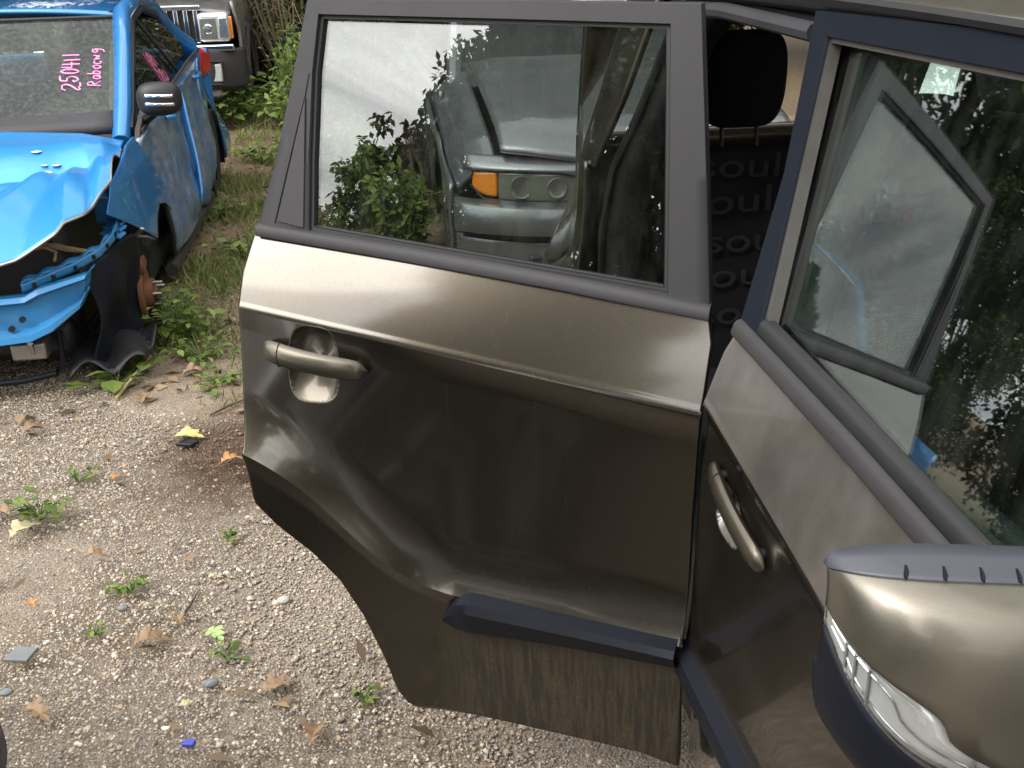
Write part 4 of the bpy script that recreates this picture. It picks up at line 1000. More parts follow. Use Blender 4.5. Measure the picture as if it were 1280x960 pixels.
    db = MB(); db.grid(lambda i, j: (.10+1.58*i, -1.05+.42*j, 1.02+.03*math.sin(PI*j)-.10*ss(.75, 1, j)), 24, 14); db.build('dashboard', M['cabin'], car, solid=.05, off=-1)
    sw = MB(); c0 = Vector((1.30, -.42, .98)); ax = Vector((0, 1, .55)).normalized(); e1 = Vector((1, 0, 0)); e2 = ax.cross(e1)
    sw.tube([c0+(e1*math.cos(a)+e2*math.sin(a))*.185 for a in np.linspace(0, 2*PI, 33)], .014, 8, False)
    for a in (0, PI, -PI/2): sw.tube([c0, c0+(e1*math.cos(a)+e2*math.sin(a))*.18], .014, 6)
    sw.build('steering_wheel', M['cabin'], car)
    cn = MB(); cn.box((.89, -.45, .62), (.22, .7, .25)); cn.build('centre_console', M['cabin'], car, bevel=.03)
    kb = MB(); kb.tube([(.84, -.42, .74), (.84, -.40, .86)], .008, 6); kb.lathe([(.001, .05), (.018, .045), (.024, .02), (.02, 0), (.001, -.005)], (.84, -.40, .85), (0, 0, 1), 14); kb.build('gear_knob', M['cabin_grey'], car)
    return car
def wheel(parent, c, ax, r, w_=.2, flat=False, cover=None):
    c = Vector(c); a = Vector(ax)
    t = MB(); t.lathe([(r*.62, -w_*.42), (r*.8, -w_*.5), (r*.96, -w_*.46), (r, -w_*.30), (r, w_*.30), (r*.96, w_*.46), (r*.8, w_*.5), (r*.62, w_*.42)], c, a, 40)
    whl = t.build('wheel', M['rubber'], parent)
    m = MB(); m.lathe([(r*.64, -w_*.3), (r*.64, w_*.40), (r*.60, w_*.42), (r*.57, w_*.30), (r*.30, w_*.16), (r*.16, w_*.26), (.001, w_*.28)], c, a, 40)
    s1 = a.orthogonal().normalized(); s2 = a.cross(s1)
    for k in range(5):
        d = s1*math.cos(2*PI*k/5)+s2*math.sin(2*PI*k/5); m.tube([c+a*w_*.28+d*r*.12, c+a*w_*.38+d*r*.58], [r*.09, r*.06], 6)
    m.build('rim', M['steel'], whl); return whl
hatchback()

# ------------------------------------------------------------------ the crashed blue hatchback
BX = -2.33          # centre line
def mirror_x(p): return (2*BX-p[0], p[1], p[2])
def yz_panel(m, poly, xf, n=10, nz=12):
    """panel over a polygon in (y,z), rows along z, x from xf(y,z)"""
    zs = sorted({z for _, z in poly}); z0, z1 = zs[0], zs[-1]
    def span(z):
        ys = []
        for (a, b), (c, d) in zip(poly, poly[1:]+poly[:1]):
            if (b <= z <= d or d <= z <= b) and abs(d-b) > 1e-9: ys.append(a+(c-a)*(z-b)/(d-b))
        return min(ys), max(ys)
    e = 1e-4
    def fn(i, j):
        z = min(z1-e, max(z0+e, z0+(z1-z0)*j)); a, b = span(z); y = a+(b-a)*i; return (xf(y, z), y, z)
    return m.grid(fn, n, nz)
def blue_car():
    car = thing('blue_hatchback', 'bright blue hatchback with a crushed front end and no front wheel', 'car', (BX, 4.6, 0))
    def sx(y, z):                       # right hand side as seen: belly of the flank, leaning greenhouse
        x = -1.42-.05*ss(.45, .95, z)**1.0-.04*ss(.30, .05, z)
        x += .012*math.sin(7*z)
        if y > 5.9: x -= .16*((y-5.9)/.95)**2*ss(.2, .9, z)
        if y < 3.3: x -= .06*((3.3-y)/.6)**2
        return x
    belt = lambda y: interp(y, [3.4, 3.75, 4.8, 5.6, 6.25, 6.8], [.80, .82, .905, .965, .99, .99])
    P = {'front': [(3.93, .16), (4.81, .15), (4.79, .50), (4.58, .885), (3.60, .81), (3.74, .62), (3.86, .42)],
         'rear': [(4.835, .15), (5.60, .15), (5.72, .36), (5.95, .52), (6.02, .62), (5.92, .955), (4.60, .887), (4.81, .50)]}
    d1 = yz_panel(MB(), P['front'], lambda y, z: sx(y, z)-.020*math.exp(-((z-.45)/.10)**2)*ss(4.0, 4.5, y)+.012*math.sin(9*y+4*z), 24, 24).build('front_door', M['blue_scuffed'], car, solid=.03, off=-1, label='dented scraped front door of the blue car')
    d2 = yz_panel(MB(), P['rear'], lambda y, z: sx(y, z)+.015*math.sin(11*y+3*z)-.02*math.exp(-((y-5.0)/.12)**2), 24, 24).build('rear_door', M['blue_scuffed'], car, solid=.03, off=-1, label='dented scraped rear door of the blue car')
    for d, (y, z) in ((d1, (4.42, .80)), (d2, (5.62, .875))):
        h = MB(); h.tube([(sx(y-.1, z)+.004, y-.1, z), (sx(y, z)+.035, y-.07, z+.004), (sx(y, z)+.037, y+.06, z+.012), (sx(y, z)+.006, y+.10, z+.012)], [.012, .015, .015, .011], 8); h.build('door_handle', M['blue'], d)
    dc = MB(); dc.tube([(sx(4.95, z)+.006, 4.78+.35*(z-.3), z) for z in np.linspace(.25, .85, 10)], [.004]+[.013]*8+[.004], 8, flat=1.6); dc.build('crumple_ridge', M['blue'], d2)
    arr = lambda y: .30+math.sqrt(max(0, .36**2-(y-6.10)**2)) if abs(y-6.10) < .36 else .20
    q = MB(); q.grid(lambda i, j: (lambda y, z: (sx(y, z), y, z))(5.76+1.10*i, (lambda y: max(arr(y), interp(y, [5.76, 5.93, 5.95], [.30, .62, .2]) if y < 5.93 else 0)+(interp(y, [5.76, 5.92, 6.25, 6.5, 6.86], [.60, .955, .985, .99, .95])-max(arr(y), interp(y, [5.76, 5.93, 5.95], [.30, .62, .2]) if y < 5.93 else 0))*j)(5.76+1.10*i)), 34, 14)
    q.build('quarter_panel', M['blue'], car, solid=.02, off=-1)
    fbot = lambda y: interp(y, [2.79, 3.33, 3.42, 3.56, 3.70, 3.83], [.650, .405, .47, .515, .49, .425])
    ftop = lambda y: interp(y, [2.79, 2.92, 3.36, 3.57, 3.72, 3.83], [.656, .745, .825, .83, .645, .43])
    f = MB(); f.grid(lambda i, j: (lambda y, z: (sx(y, z)-.03*ss(.7, .85, z), y, z))(2.79+1.04*i, fbot(2.79+1.04*i)+(ftop(2.79+1.04*i)-fbot(2.79+1.04*i))*j), 40, 20)
    f.build('front_fender', M['blue'], car, solid=.006, off=-1, label='buckled blue front fender')
    fr = MB(); yz_panel(fr, [(3.87, .17), (3.90, .17), (3.86, .43), (3.73, .64), (3.60, .80), (3.57, .80), (3.70, .62), (3.82, .42)], lambda y, z: sx(y, z)-.02, 3, 16); fr.build('door_gap', M['black'], car, solid=.02, off=-1)
    sl = MB(); sl.tube([(-1.47, 3.84, .115), (-1.465, 4.6, .11), (-1.465, 5.62, .11)], .034, 8); sl.build('rocker_sill', M['mould'], car)
    # roof and pillars
    rf = MB()
    def roof(i, j):
        t = 2*i-1; y = 4.68+2.0*j; z = 1.300+.045*math.sin(PI*min(1, j*.9+.05))-.13*j**3+.035*(1-t*t); return (BX+t*(.655-.06*j), y, z)
    rf.grid(roof, 24, 20); rf.build('roof', M['blue'], car, solid=.02, off=-1)
    dm = MB(); dm.tube([(BX+.60, 4.70, 1.318), (BX+.58, 5.6, 1.345), (BX+.55, 6.4, 1.26)], .008, 6); dm.build('roof_seam', M['mould'], car)
    for sg in (1, -1):
        X = lambda x: BX+sg*(x-BX)
        a = MB(); pts = [(-1.585, 3.72, .78), (-1.60, 3.95, .90), (-1.635, 4.35, 1.12), (-1.675, 4.70, 1.30), (-1.69, 5.2, 1.355), (-1.70, 5.8, 1.30), (-1.68, 6.2, 1.12), (-1.60, 6.42, .98)]
        a.tube([(X(x), y, z) for x, y, z in pts], [.045, .045, .045, .05, .045, .05, .07, .09], 10); a.build('roof_pillar', M['blue'], car)
        s_ = MB(); s_.tube([(X(x+.035), y, z-.015) for x, y, z in [(-1.585, 3.80, .84), (-1.60, 3.98, .90), (-1.635, 4.40, 1.12), (-1.675, 4.78, 1.285), (-1.69, 5.2, 1.32), (-1.70, 5.7, 1.26), (-1.66, 6.1, 1.03)]], .018, 6); s_.build('window_seal', M['trim'], car)
        gl = MB(); poly = [(3.90, .85), (4.85, .915), (5.60, .975), (6.12, .995), (5.75, 1.24), (5.2, 1.315), (4.78, 1.28), (4.35, 1.09)]
        yz_panel(gl, poly, lambda y, z: X(-1.515-.36*max(0, z-.9)-.25*max(0, z-.9)**2), 18, 14); gl.build('side_window', M['glass_cabin'], car, solid=.004)
        dv = MB(); dv.tube([(X(-1.505), 5.30, .93), (X(-1.66), 4.88, 1.30)], .010, 6); dv.build('window_divider', M['mould'], car)
        wl = MB(); wl.tube([(X(-1.485-.0*sg), y, belt(y)+.01) for y in np.linspace(3.72, 6.2, 14)], .011, 6); wl.build('belt_trim', M['mould'], car)
        tri = MB(); tri.prism([(3.66, .79), (3.98, .86), (4.06, .95), (3.72, .84)], lambda p: (X(-1.515), *p), lambda p: (X(-1.49), *p)); tri.build('mirror_base_trim', M['mould'], car, bevel=.003)
    # windscreen: glass, ceramic border and the writing
    A = Vector((-1.60, 3.80, .785)); T_ = Vector((-1.68, 4.68, 1.296)); nrm_ = Vector((1, 0, 0)).cross(T_-A).normalized()
    if nrm_.z < 0: nrm_ = -nrm_
    def wsp(i, j, o=0.): 
        x0, x1 = A.x+(T_.x-A.x)*j, 2*BX-(A.x+(T_.x-A.x)*j); bow = -.14*(1-(2*i-1)**2)
        return Vector((x0+(x1-x0)*i, A.y+(T_.y-A.y)*j+bow*.6-.084*0, A.z+(T_.z-A.z)*j-bow*.0))+nrm_*o
    g = MB(); g.grid(lambda i, j: wsp(i, j), 28, 14); wsg = g.build('windscreen', M['glass_wind'], car, solid=.005, off=0)
    bd = MB(); Lp = [(.006, .004), (.5, .004), (.994, .004), (.994, .5), (.994, .985), (.5, .985), (.006, .985), (.006, .5)]; 
    def edge(pts, r): 
        V = []
        for a, b_ in pts: V.append(wsp(a, b_, .006))
        bd.tube(V, r, 6)
    edge([(q, .005) for q in np.linspace(.006, .994, 20)], .022); edge([(q, .99) for q in np.linspace(.006, .994, 20)], .010)
    edge([(.006, q) for q in np.linspace(0, 1, 10)], .020); edge([(.994, q) for q in np.linspace(0, 1, 10)], .020)
    bd.build('windscreen_border', M['mould'], wsg)
    wt = MB(); wt.tube([wsp(.032, q, -.02) for q in np.linspace(.22, .80, 8)], [.006]+[.014]*6+[.006], 6); wt.build('sticker_strip', M['headliner'], wsg)
    def onws(x, y_, z_):      # drop a flat-plane point onto the bowed glass
        j = (Vector((0, y_, z_))-Vector((0, A.y, A.z))).dot(Vector((0, T_.y-A.y, T_.z-A.z)))/((T_.y-A.y)**2+(T_.z-A.z)**2)
        x0 = A.x+(T_.x-A.x)*j; i = (x-x0)/(2*BX-2*x0); return wsp(i, j, .004)
    G = {'2': [[(0, .8), (.15, 1), (.6, 1), (.75, .75), (.5, .45), (0, .15), (.12, .0), (.35, .12), (.6, 0), (.95, .05)]], '5': [[(.9, 1), (.25, .98), (.15, .6), (.6, .62), (.85, .35), (.6, .02), (.25, .0), (.05, .2), (.3, .28)]],
         '0': [[(.45, 1), (.1, .75), (.1, .25), (.45, 0), (.85, .25), (.85, .75), (.45, 1)]], '4': [[(.25, 1), (.1, .45), (.95, .45)], [(.75, .95), (.72, 0)]], '1': [[(.4, 1), (.45, 0)]],
         'R': [[(.1, 0), (.2, 1), (.65, .95), (.7, .6), (.2, .5), (.85, .0)]], 'a': [[(.8, .55), (.35, .6), (.1, .25), (.4, 0), (.75, .25), (.85, .55), (.9, .05)]], 'b': [[(.15, 1), (.15, 0), (.6, 0), (.8, .3), (.5, .55), (.15, .4)]],
         'o': [[(.5, .6), (.1, .4), (.25, 0), (.7, .05), (.85, .45), (.5, .6)]], 'c': [[(.85, .5), (.4, .6), (.1, .25), (.4, 0), (.85, .1)]], 'w': [[(.05, .5), (.2, 0), (.45, .4), (.65, 0), (.9, .55)]], 'g': [[(.8, .55), (.35, .6), (.15, .3), (.5, .15), (.8, .5), (.75, -.25), (.3, -.35)]]}
    def smooth_pts(p):
        p = np.array(p, float); k = len(p); 
        if k < 3: return p
        tq = np.linspace(0, k-1, k*5); r = np.stack([np.interp(tq, range(k), p[:, 0]), np.interp(tq, range(k), p[:, 1])], 1)
        for _ in range(2): r[1:-1] = (r[:-2]+2*r[1:-1]+r[2:])/4
        return r
    def write(txt, base0, up, run, mat, r, widths, name):
        base0, up, run = Vector(base0), Vector(up), Vector(run); m = MB(); pos = 0; tot = sum(widths)
        for ch, wd in zip(txt, widths):
            for stt in G[ch]:
                jt = RNG.normal(0, .055, 4); pts = [onws(*(base0+run*((pos+(a+jt[0]+.10*b_*jt[1]/.055*.5)*wd*.92)/tot)+up*(b_*(1+jt[2])+jt[3]))) for a, b_ in smooth_pts(stt)]; m.tube(pts, [r*(.75+.5*abs(math.sin(3.1*q_+jt[0]*40))) for q_ in np.linspace(0, 1.6, len(pts))], 5, True)
            pos += wd
        return m.build(name, mat, wsg)
    write('250411', (-1.818, 4.133, .978), (-.085, .003, .002), (-.029, .27, .157), M['marker'], .0042, [1.3, 1.2, .9, 1.1, .75, .6], 'marker_writing')
    write('Rabocwg', (-1.722, 4.155, .991), (-.062, .003, .002), (-.026, .28, .163), M['marker'], .0034, [1.2, .9, .9, .9, .8, 1.0, 1.1], 'marker_writing')
    sw = MB()
    for k, (y, z) in enumerate(((4.72, 1.05), (4.80, .955))):
        for q in range(3): 
            pts = [(-1.515-.36*max(0, zz-.9)-.25*max(0, zz-.9)**2+.006, yy, zz) for yy, zz in [(y+.06*q+.05*math.sin(3*a+k), z+.05*math.sin(5*a+q)*(1-.2*q)) for a in np.linspace(0, 2, 12)]]; sw.tube(pts, .003, 5)
    sw.build('marker_scribble', M['marker_faint'], car)
    # cabin inside
    c = MB(); c.box((BX, 5.2, .55), (1.55, 2.6, .5)); c.build('cabin_floor', M['cabin'], car)
    c = MB(); c.grid(lambda i, j: (-1.62-1.42*i, 3.80+.45*j-.06*math.sin(PI*i), .80+.05*math.sin(PI*j)), 14, 6); c.build('dashboard', M['cabin'], car, solid=.05)
    for x in (-1.95, -2.72):
        c = MB(); c.box((x, 5.05, .85), (.46, .14, .6), (.25, 0, 0)); c.build('seat_backrest', M['cabin'], car, bevel=.05, seg=3)
        c = MB(); c.box((x, 5.16, 1.19), (.26, .10, .16)); c.build('headrest', M['cabin'], car, bevel=.04, seg=3)
    # crumpled hood
    rear = [(-1.560, 3.66, .800), (-1.75, 3.70, .835), (-2.1, 3.74, .852), (-2.5, 3.74, .852), (-3.1, 3.66, .80)]
    front = [(-1.475, 2.86, .772), (-1.535, 2.60, .700), (-1.625, 2.50, .640), (-1.84, 2.43, .560), (-2.2, 2.38, .60), (-3.1, 2.5, .66)]
    def cv(P, t):
        k = len(P)-1; q = min(k-1e-6, t*k); i = int(q); s_ = q-i; return Vector(P[i]).lerp(Vector(P[i+1]), s_)
    def hood(a, b_):
        ra, fa = cv(rear, a), cv(front, a); p = ra.lerp(fa, b_)
        z = .055*math.exp(-((b_-.26)/.13)**2)*(1-.5*a)*ss(.0, .12, a)
        z -= .050*math.exp(-((b_-.44)/.055)**2)*ss(.10, .25, a)
        if b_ > .44:
            k = (b_-.44)/.56; r_ = a-.22; rays = abs(((r_/(.25+.75*k))*2.6+.2) % 1-.5)*2
            z += (.080*(1-rays)**1.1-.018)*k**.6*(1-.5*k)*ss(.02, .15, a)+.05*math.sin(PI*k)*(a > -.1)
        z += .012*math.sin(23*a+9*b_)*b_*(1-b_)*2
        return p+Vector((0, 0, z))
    h = MB(); h.grid(hood, 90, 70); h.build('hood', M['blue_hood'], car, solid=.006, off=-1, angle=22, label='folded and torn blue hood')
    hl_ = MB(); hl_.tube([hood(a, 1.0)+Vector((0, 0, -.004)) for a in np.linspace(0, .62, 30)], .006, 6); hl_.tube([hood(0, b_)+Vector((0, 0, -.004)) for b_ in np.linspace(.25, 1, 20)], .005, 6); hl_.build('hood_edge', M['steel'], car)
    cr = MB()
    for k in range(7):
        a, b_ = RNG.uniform(.30, .42), RNG.uniform(.30, .48); p = hood(a, b_)+Vector((0, 0, .004)); s_ = RNG.uniform(.008, .022)
        V = (ICO*(1+RNG.uniform(-.3, .3, (12, 1)))*np.array([1.4, 1, .3])*s_+np.array(p)).tolist(); cr.add(V, [tuple(f_) for f_ in ICF])
    cr.build('torn_paint', M['white'], car, smooth=False)['kind'] = 'stuff'
    # engine bay, radiator support, beam
    e = MB(); e.box((BX-.05, 3.20, .42), (1.45, .9, .55)); e.build('engine_bay', M['black'], car, bevel=.05)
    bm_ = MB()
    pts = [(-1.545, 2.60, .49), (-1.56, 2.56, .475), (-1.73, 2.50, .445), (-1.78, 2.50, .42), (-1.92, 2.50, .415), (-2.4, 2.44, .42), (-3.0, 2.55, .42)]
    lo = [(-1.575, 2.60, .395), (-1.60, 2.56, .345), (-1.70, 2.50, .275), (-1.78, 2.49, .245), (-1.92, 2.49, .235), (-2.4, 2.43, .25), (-3.0, 2.55, .26)]
    prof = [(0., 0.06), (.0, .0), (.10, -.012), (.20, .02), (.72, .025), (.82, -.02), (.95, -.024), (1., .0), (1.0, .06)]
    def beam(i, j):
        k = len(prof)-1; q = min(k-1e-6, j*k); n_ = int(q); f_ = q-n_; t_ = prof[n_][0]+(prof[n_+1][0]-prof[n_][0])*f_; d_ = prof[n_][1]+(prof[n_+1][1]-prof[n_][1])*f_
        a, b_ = cv(pts, i), cv(lo, i); p = a.lerp(b_, t_); return (p.x, p.y+d_, p.z)
    bm_.grid(beam, 48, 16); bm_.build('bumper_beam', M['blue_flat'], car, solid=.006, off=-1, angle=35, label='torn blue bumper beam')
    hb = MB()
    for x, z in ((-1.80, .335), (-1.90, .345), (-1.845, .30)): hb.lathe([(.001, 0), (.012, 0), (.012, .012), (.001, .012)], (x, 2.499, z), (0, -1, 0), 12)
    hb.build('beam_hole', M['black'], car)
    # upper rail: twisted headlamp carrier curving from the beam to the strut tower, with slots
    rail = [(-1.80, 2.56, .455), (-1.72, 2.60, .475), (-1.62, 2.66, .50), (-1.54, 2.74, .53), (-1.50, 2.84, .565), (-1.49, 2.92, .61)]
    rl = MB()
    def railp(i, j):
        p = cv(rail, i); return (p.x-.02*(j-.5)*0, p.y+.075*(1-abs(2*j-1))*1.0 if False else p.y+.07*j, p.z+.012*math.sin(PI*j)+.006*math.sin(40*i))
    rl.grid(railp, 40, 6); rl.build('headlamp_carrier', M['blue_flat'], car, solid=.008, off=-1, angle=35)
    lip = MB(); lip.grid(lambda i, j: (lambda p: (p.x, p.y-.004, p.z-.035*j))(cv(rail, i)), 40, 3); lip.build('carrier_lip', M['blue_flat'], car, solid=.006)
    for k in range(6):
        p = cv(rail, .10+.15*k); s_ = MB(); s_.box((p.x, p.y-.010, p.z-.020), (.026, .008, .018), (0, 0, -.5)); s_.build('carrier_slot', M['black'], car)
    tw = MB(); tw.box((-1.535, 3.02, .655), (.085, .12, .16), (.1, .1, -.15)); tw.box((-1.53, 2.98, .70), (.10, .14, .02), (.12, .1, -.15)); tw.build('strut_tower', M['blue_flat'], car, bevel=.012)
    for p_, d_ in (((-1.50, 2.95, .585), (.07, .05, .012)), ((-1.505, 2.93, .565), (.08, .05, .012)), ((-1.51, 2.90, .545), (.09, .05, .012))):
        s_ = MB(); s_.box(p_, d_, (.2, .15, -.4)); s_.build('tower_bracket', M['blue_flat'], car, bevel=.003)
    wr = MB(); wr.tube([(-1.78, 2.74, .545), (-1.72, 2.76, .55), (-1.66, 2.74, .535), (-1.58, 2.72, .525)], [.010, .014, .012, .008], 7); wr.tube([(-1.74, 2.72, .555), (-1.69, 2.70, .535), (-1.69, 2.66, .51)], .006, 6); wr.build('wiring_bundle', M['wire'], car)
    # wheel well liner, crushed splash shield and bare hub
    ln = MB()
    def liner(i, j):
        zt = interp(i, [0, .4, 1], [.40, .52, .47]); z = .05+(zt-.05)*j
        x = -1.445-.135*i**1.3+.016*math.sin(7*j+4*i)+.010*math.sin(17*i-5*j); y = 3.20-.58*i+.05*math.sin(PI*i)*(1-j)+.022*math.sin(11*i+4*j)
        return (x, y, z)
    ln.grid(liner, 30, 26); ln.build('wheel_liner', M['navy'], car, solid=.006, angle=25, label='hanging crumpled black wheel arch liner')
    fb = MB(); fb.tube([(-1.385, 2.86, .57), (-1.425, 2.90, .53), (-1.425, 3.10, .475), (-1.43, 3.32, .405)], [.010, .012, .012, .008], 6, flat=.5); fb.build('fender_flange', M['steel'], car)
    sp = MB()
    def shield(i, j):
        x = -1.70+.30*i; y = 2.55+.34*j+.05*i; return (x, y+.02*math.sin(9*i), .05+.07*abs(math.sin(5.3*i+2.5*j))*(1-.5*j)+.06*j)
    sp.grid(shield, 14, 8); sp.build('splash_shield', M['black'], car, solid=.006, angle=25)
    dk = MB(); dk.lathe([(.001, .045), (.028, .045), (.030, .032), (.066, .030), (.068, .0), (.118, .0), (.121, -.008), (.118, -.020), (.05, -.022), (.001, -.03)], (-1.458, 3.12, .215), (1, 0, 0), 30)
    hub = dk.build('brake_disc', M['rust'], car)
    for k in range(5):
        a = 2*PI*k/5+.4; bt = MB(); bt.tube([(-1.428, 3.12+.05*math.cos(a), .215+.05*math.sin(a)), (-1.39, 3.12+.05*math.cos(a), .215+.05*math.sin(a))], .007, 7); bt.build('wheel_stud', M['steel'], hub)
    cp = MB(); cp.box((-1.47, 3.10, .36), (.05, .10, .07), (.3, 0, 0)); cp.build('brake_caliper', M['rust'], car, bevel=.012)
    # fans, crash can and lower rail under the beam
    cc = MB(); cc.box((-1.82, 2.60, .185), (.13, .12, .07)); cc.build('tow_bracket', M['steel'], car, bevel=.01)
    cc = MB(); cc.tube([(-1.80, 2.50, .265), (-1.79, 2.49, .235), (-1.79, 2.50, .19)], [.012, .012, .009], 7); cc.build('torn_bracket', M['steel'], car)
    lr = MB(); lr.tube([(-1.72, 2.62, .24), (-1.715, 2.60, .12), (-1.745, 2.58, .075), (-1.86, 2.55, .065), (-2.3, 2.5, .07)], .012, 8); lr.build('lower_rail', M['navy'], car)
    ub = MB(); ub.box((BX, 2.95, .17), (1.3, .5, .16)); ub.build('undertray', M['black'], car, bevel=.04)
    ub = MB(); ub.box((BX, 5.0, .22), (1.62, 3.4, .22)); ub.build('underbody', M['black'], car, bevel=.03)
    # rear: arch lining, tyre remains, hatch
    ra = MB(); ra.grid(lambda i, j: (-1.44-.24*j, 6.12-.40*math.cos(PI*i), .16+.44*math.sin(PI*i)**.8), 20, 5); ra.build('rear_arch_liner', M['black'], car, solid=.01)
    rw = MB(); rw.lathe([(.19, -.08), (.30, -.09), (.315, -.05), (.315, .05), (.30, .09), (.19, .08)], (-1.55, 6.10, .30), (1, 0, 0), 36); whl = rw.build('wheel', M['rubber'], car)
    rw = MB(); rw.lathe([(.19, .07), (.17, .03), (.08, .02), (.07, .05), (.001, .05)], (-1.55, 6.10, .30), (1, 0, 0), 30); rw.build('rim', M['rust'], whl)
    hb = MB(); hb.grid(lambda i, j: (BX+.84-1.68*i, 6.86-.10*(2*i-1)**4-.02*j, .22+.74*j), 20, 12); hb.build('tailgate', M['blue'], car, solid=.03)
    hb = MB(); hb.grid(lambda i, j: (BX+(.72-.1*j)*(1-2*i), 6.80-.20*j-.06*(2*i-1)**2, .98+.24*j), 12, 6); hb.build('rear_window', M['glass_cabin'], car, solid=.005)
    for sg in (1, -1):
        t = MB(); t.box((BX+sg*.76, 6.72, .86), (.14, .22, .2), (0, 0, -.3*sg)); t.build('tail_lamp', M['red'], car, bevel=.04, seg=3)
    # far flank
    o = MB(); o.grid(lambda i, j: (2*BX-sx(3.0+3.8*i, .2+.68*j), 3.0+3.8*i, .2+.68*j), 20, 10); o.build('far_flank', M['blue'], car, solid=.03)
    # door mirror
    mb = MB()
    def mp(i, j):
        a = 2*PI*i; b_ = PI*(j-.5); c_ = abs(math.cos(b_))**.6
        return (-1.395+.105*c_*math.copysign(abs(math.cos(a))**.8, math.cos(a)), 3.80+.062*math.sin(a)*c_*(1.2 if math.sin(a) < 0 else .6), .965+.078*math.copysign(abs(math.sin(b_))**.8, math.sin(b_)))
    mb.grid(mp, 30, 20); mm = mb.build('door_mirror', M['black'], car, angle=80)
    for z_, mt in ((.985, 'chrome'), (.945, 'reflector')):
        s_ = MB(); s_.grid(lambda i, j: (lambda x: (x, 3.80-.0745*math.sqrt(max(0, 1-((x+1.395)/.108)**2))*math.sqrt(max(.01, 1-((z_+.016*j-.008-.965)/.085)**2))-.004, z_+.016*(j-.5)+.15*(x+1.395)*-.3))(-1.455+.135*i), 14, 2); s_.build('mirror_stripe', M[mt], mm, solid=.003)
    ma = MB(); ma.tube([(-1.50, 3.86, .86), (-1.44, 3.83, .90)], [.03, .03], 8); ma.build('mirror_arm', M['black'], mm)
blue_car()

# ------------------------------------------------------------------ other vehicles
def front_surface(xc, hw, y0, sweep, p=3.0):
    return lambda x, z: y0+sweep*abs((x-xc)/hw)**p+.04*((z-.55)/.3)**2
def shell(car, xc, hw, y0, L_, zbelt, zroof, paint_, yw0, yw1, yr0, yr1, arches, r_w=.33, zb0=.22):
    """generic body behind the detailed nose: flanks with arches, cabin, roof, glass, wheels"""
    for sg in (1, -1):
        f = MB()
        def ar(y):
            z = zb0
            for ya in arches:
                if abs(y-ya) < r_w+.05: z = max(z, r_w*.95+math.sqrt(max(0, (r_w+.05)**2-(y-ya)**2)))
            return z
        def fl(i, j):
            y = y0+.25+(L_-.25)*i; z0 = ar(y); z = z0+(zbelt-z0)*j
            return (xc+sg*(hw-.05*ss(.55, 1., z/zbelt)**2-.02*ss(.4, .2, z)-.10*ss(.85, 1., i)**2), y, z)
        f.grid(fl, 70, 12); f.build('flank', paint_, car, solid=.02, off=sg)
        p = MB(); p.tube([(xc+sg*(hw-.12), yw0, zbelt), (xc+sg*(hw-.24), yr0, zroof), (xc+sg*(hw-.24), yr1, zroof), (xc+sg*(hw-.14), yw1, zbelt)], .045, 8); p.build('roof_pillar', paint_, car)
        g = MB(); g.grid(lambda i, j: (xc+sg*(hw-.12-.11*j), (yw0+.1)+(yr0-yw0)*j+((yw1-.1+(yr1-yw1)*j)-((yw0+.1)+(yr0-yw0)*j))*i, zbelt+(zroof-zbelt-.03)*j), 10, 6); g.build('side_window', M['glass_cabin'], car, solid=.005)
        for ya in arches: wheel(car, (xc+sg*(hw-.12), ya, r_w), (sg, 0, 0), r_w)
    r = MB(); r.grid(lambda i, j: (xc+(hw-.22)*(2*i-1), yr0+(yr1-yr0)*j, zroof+.03*math.sin(PI*i)+.03*math.sin(PI*j)), 12, 10); r.build('roof', paint_, car, solid=.02, off=-1)
    wd = MB(); wd.grid(lambda i, j: (xc+(hw-.12-.11*j)*(2*i-1), yw0+(yr0-yw0)*j-.12*(1-(2*i-1)**2), zbelt+.01+(zroof-zbelt)*j), 16, 8); wd.build('windscreen', M['glass_cabin'], car, solid=.005)
    rw = MB(); rw.grid(lambda i, j: (xc+(hw-.14-.09*j)*(2*i-1), yw1+(yr1-yw1)*j, zbelt+.01+(zroof-zbelt)*j), 10, 6); rw.build('rear_window', M['glass_cabin'], car, solid=.005)
    rr = MB(); rr.grid(lambda i, j: (xc+(hw-.06)*(2*i-1), y0+L_-.02-.10*(2*i-1)**4, zb0+(zbelt-zb0)*j), 14, 8); rr.build('tail_panel', paint_, car, solid=.03)
    d = MB(); d.grid(lambda i, j: (xc+(hw-.12)*(2*i-1), yw1+(y0+L_-.04-yw1)*j, zbelt-.01), 8, 6); d.build('rear_deck', paint_, car, solid=.02)
    b = MB(); b.box((xc, y0+L_/2+.2, zb0+.12), (2*hw-.28, L_-.8, .24)); b.build('underbody', M['black'], car)
    c = MB(); c.box((xc, (yw0+yw1)/2+.2, zbelt-.25), (2*hw-.3, (yw1-yw0)*.8, .3)); c.build('cabin_floor', M['cabin'], car)
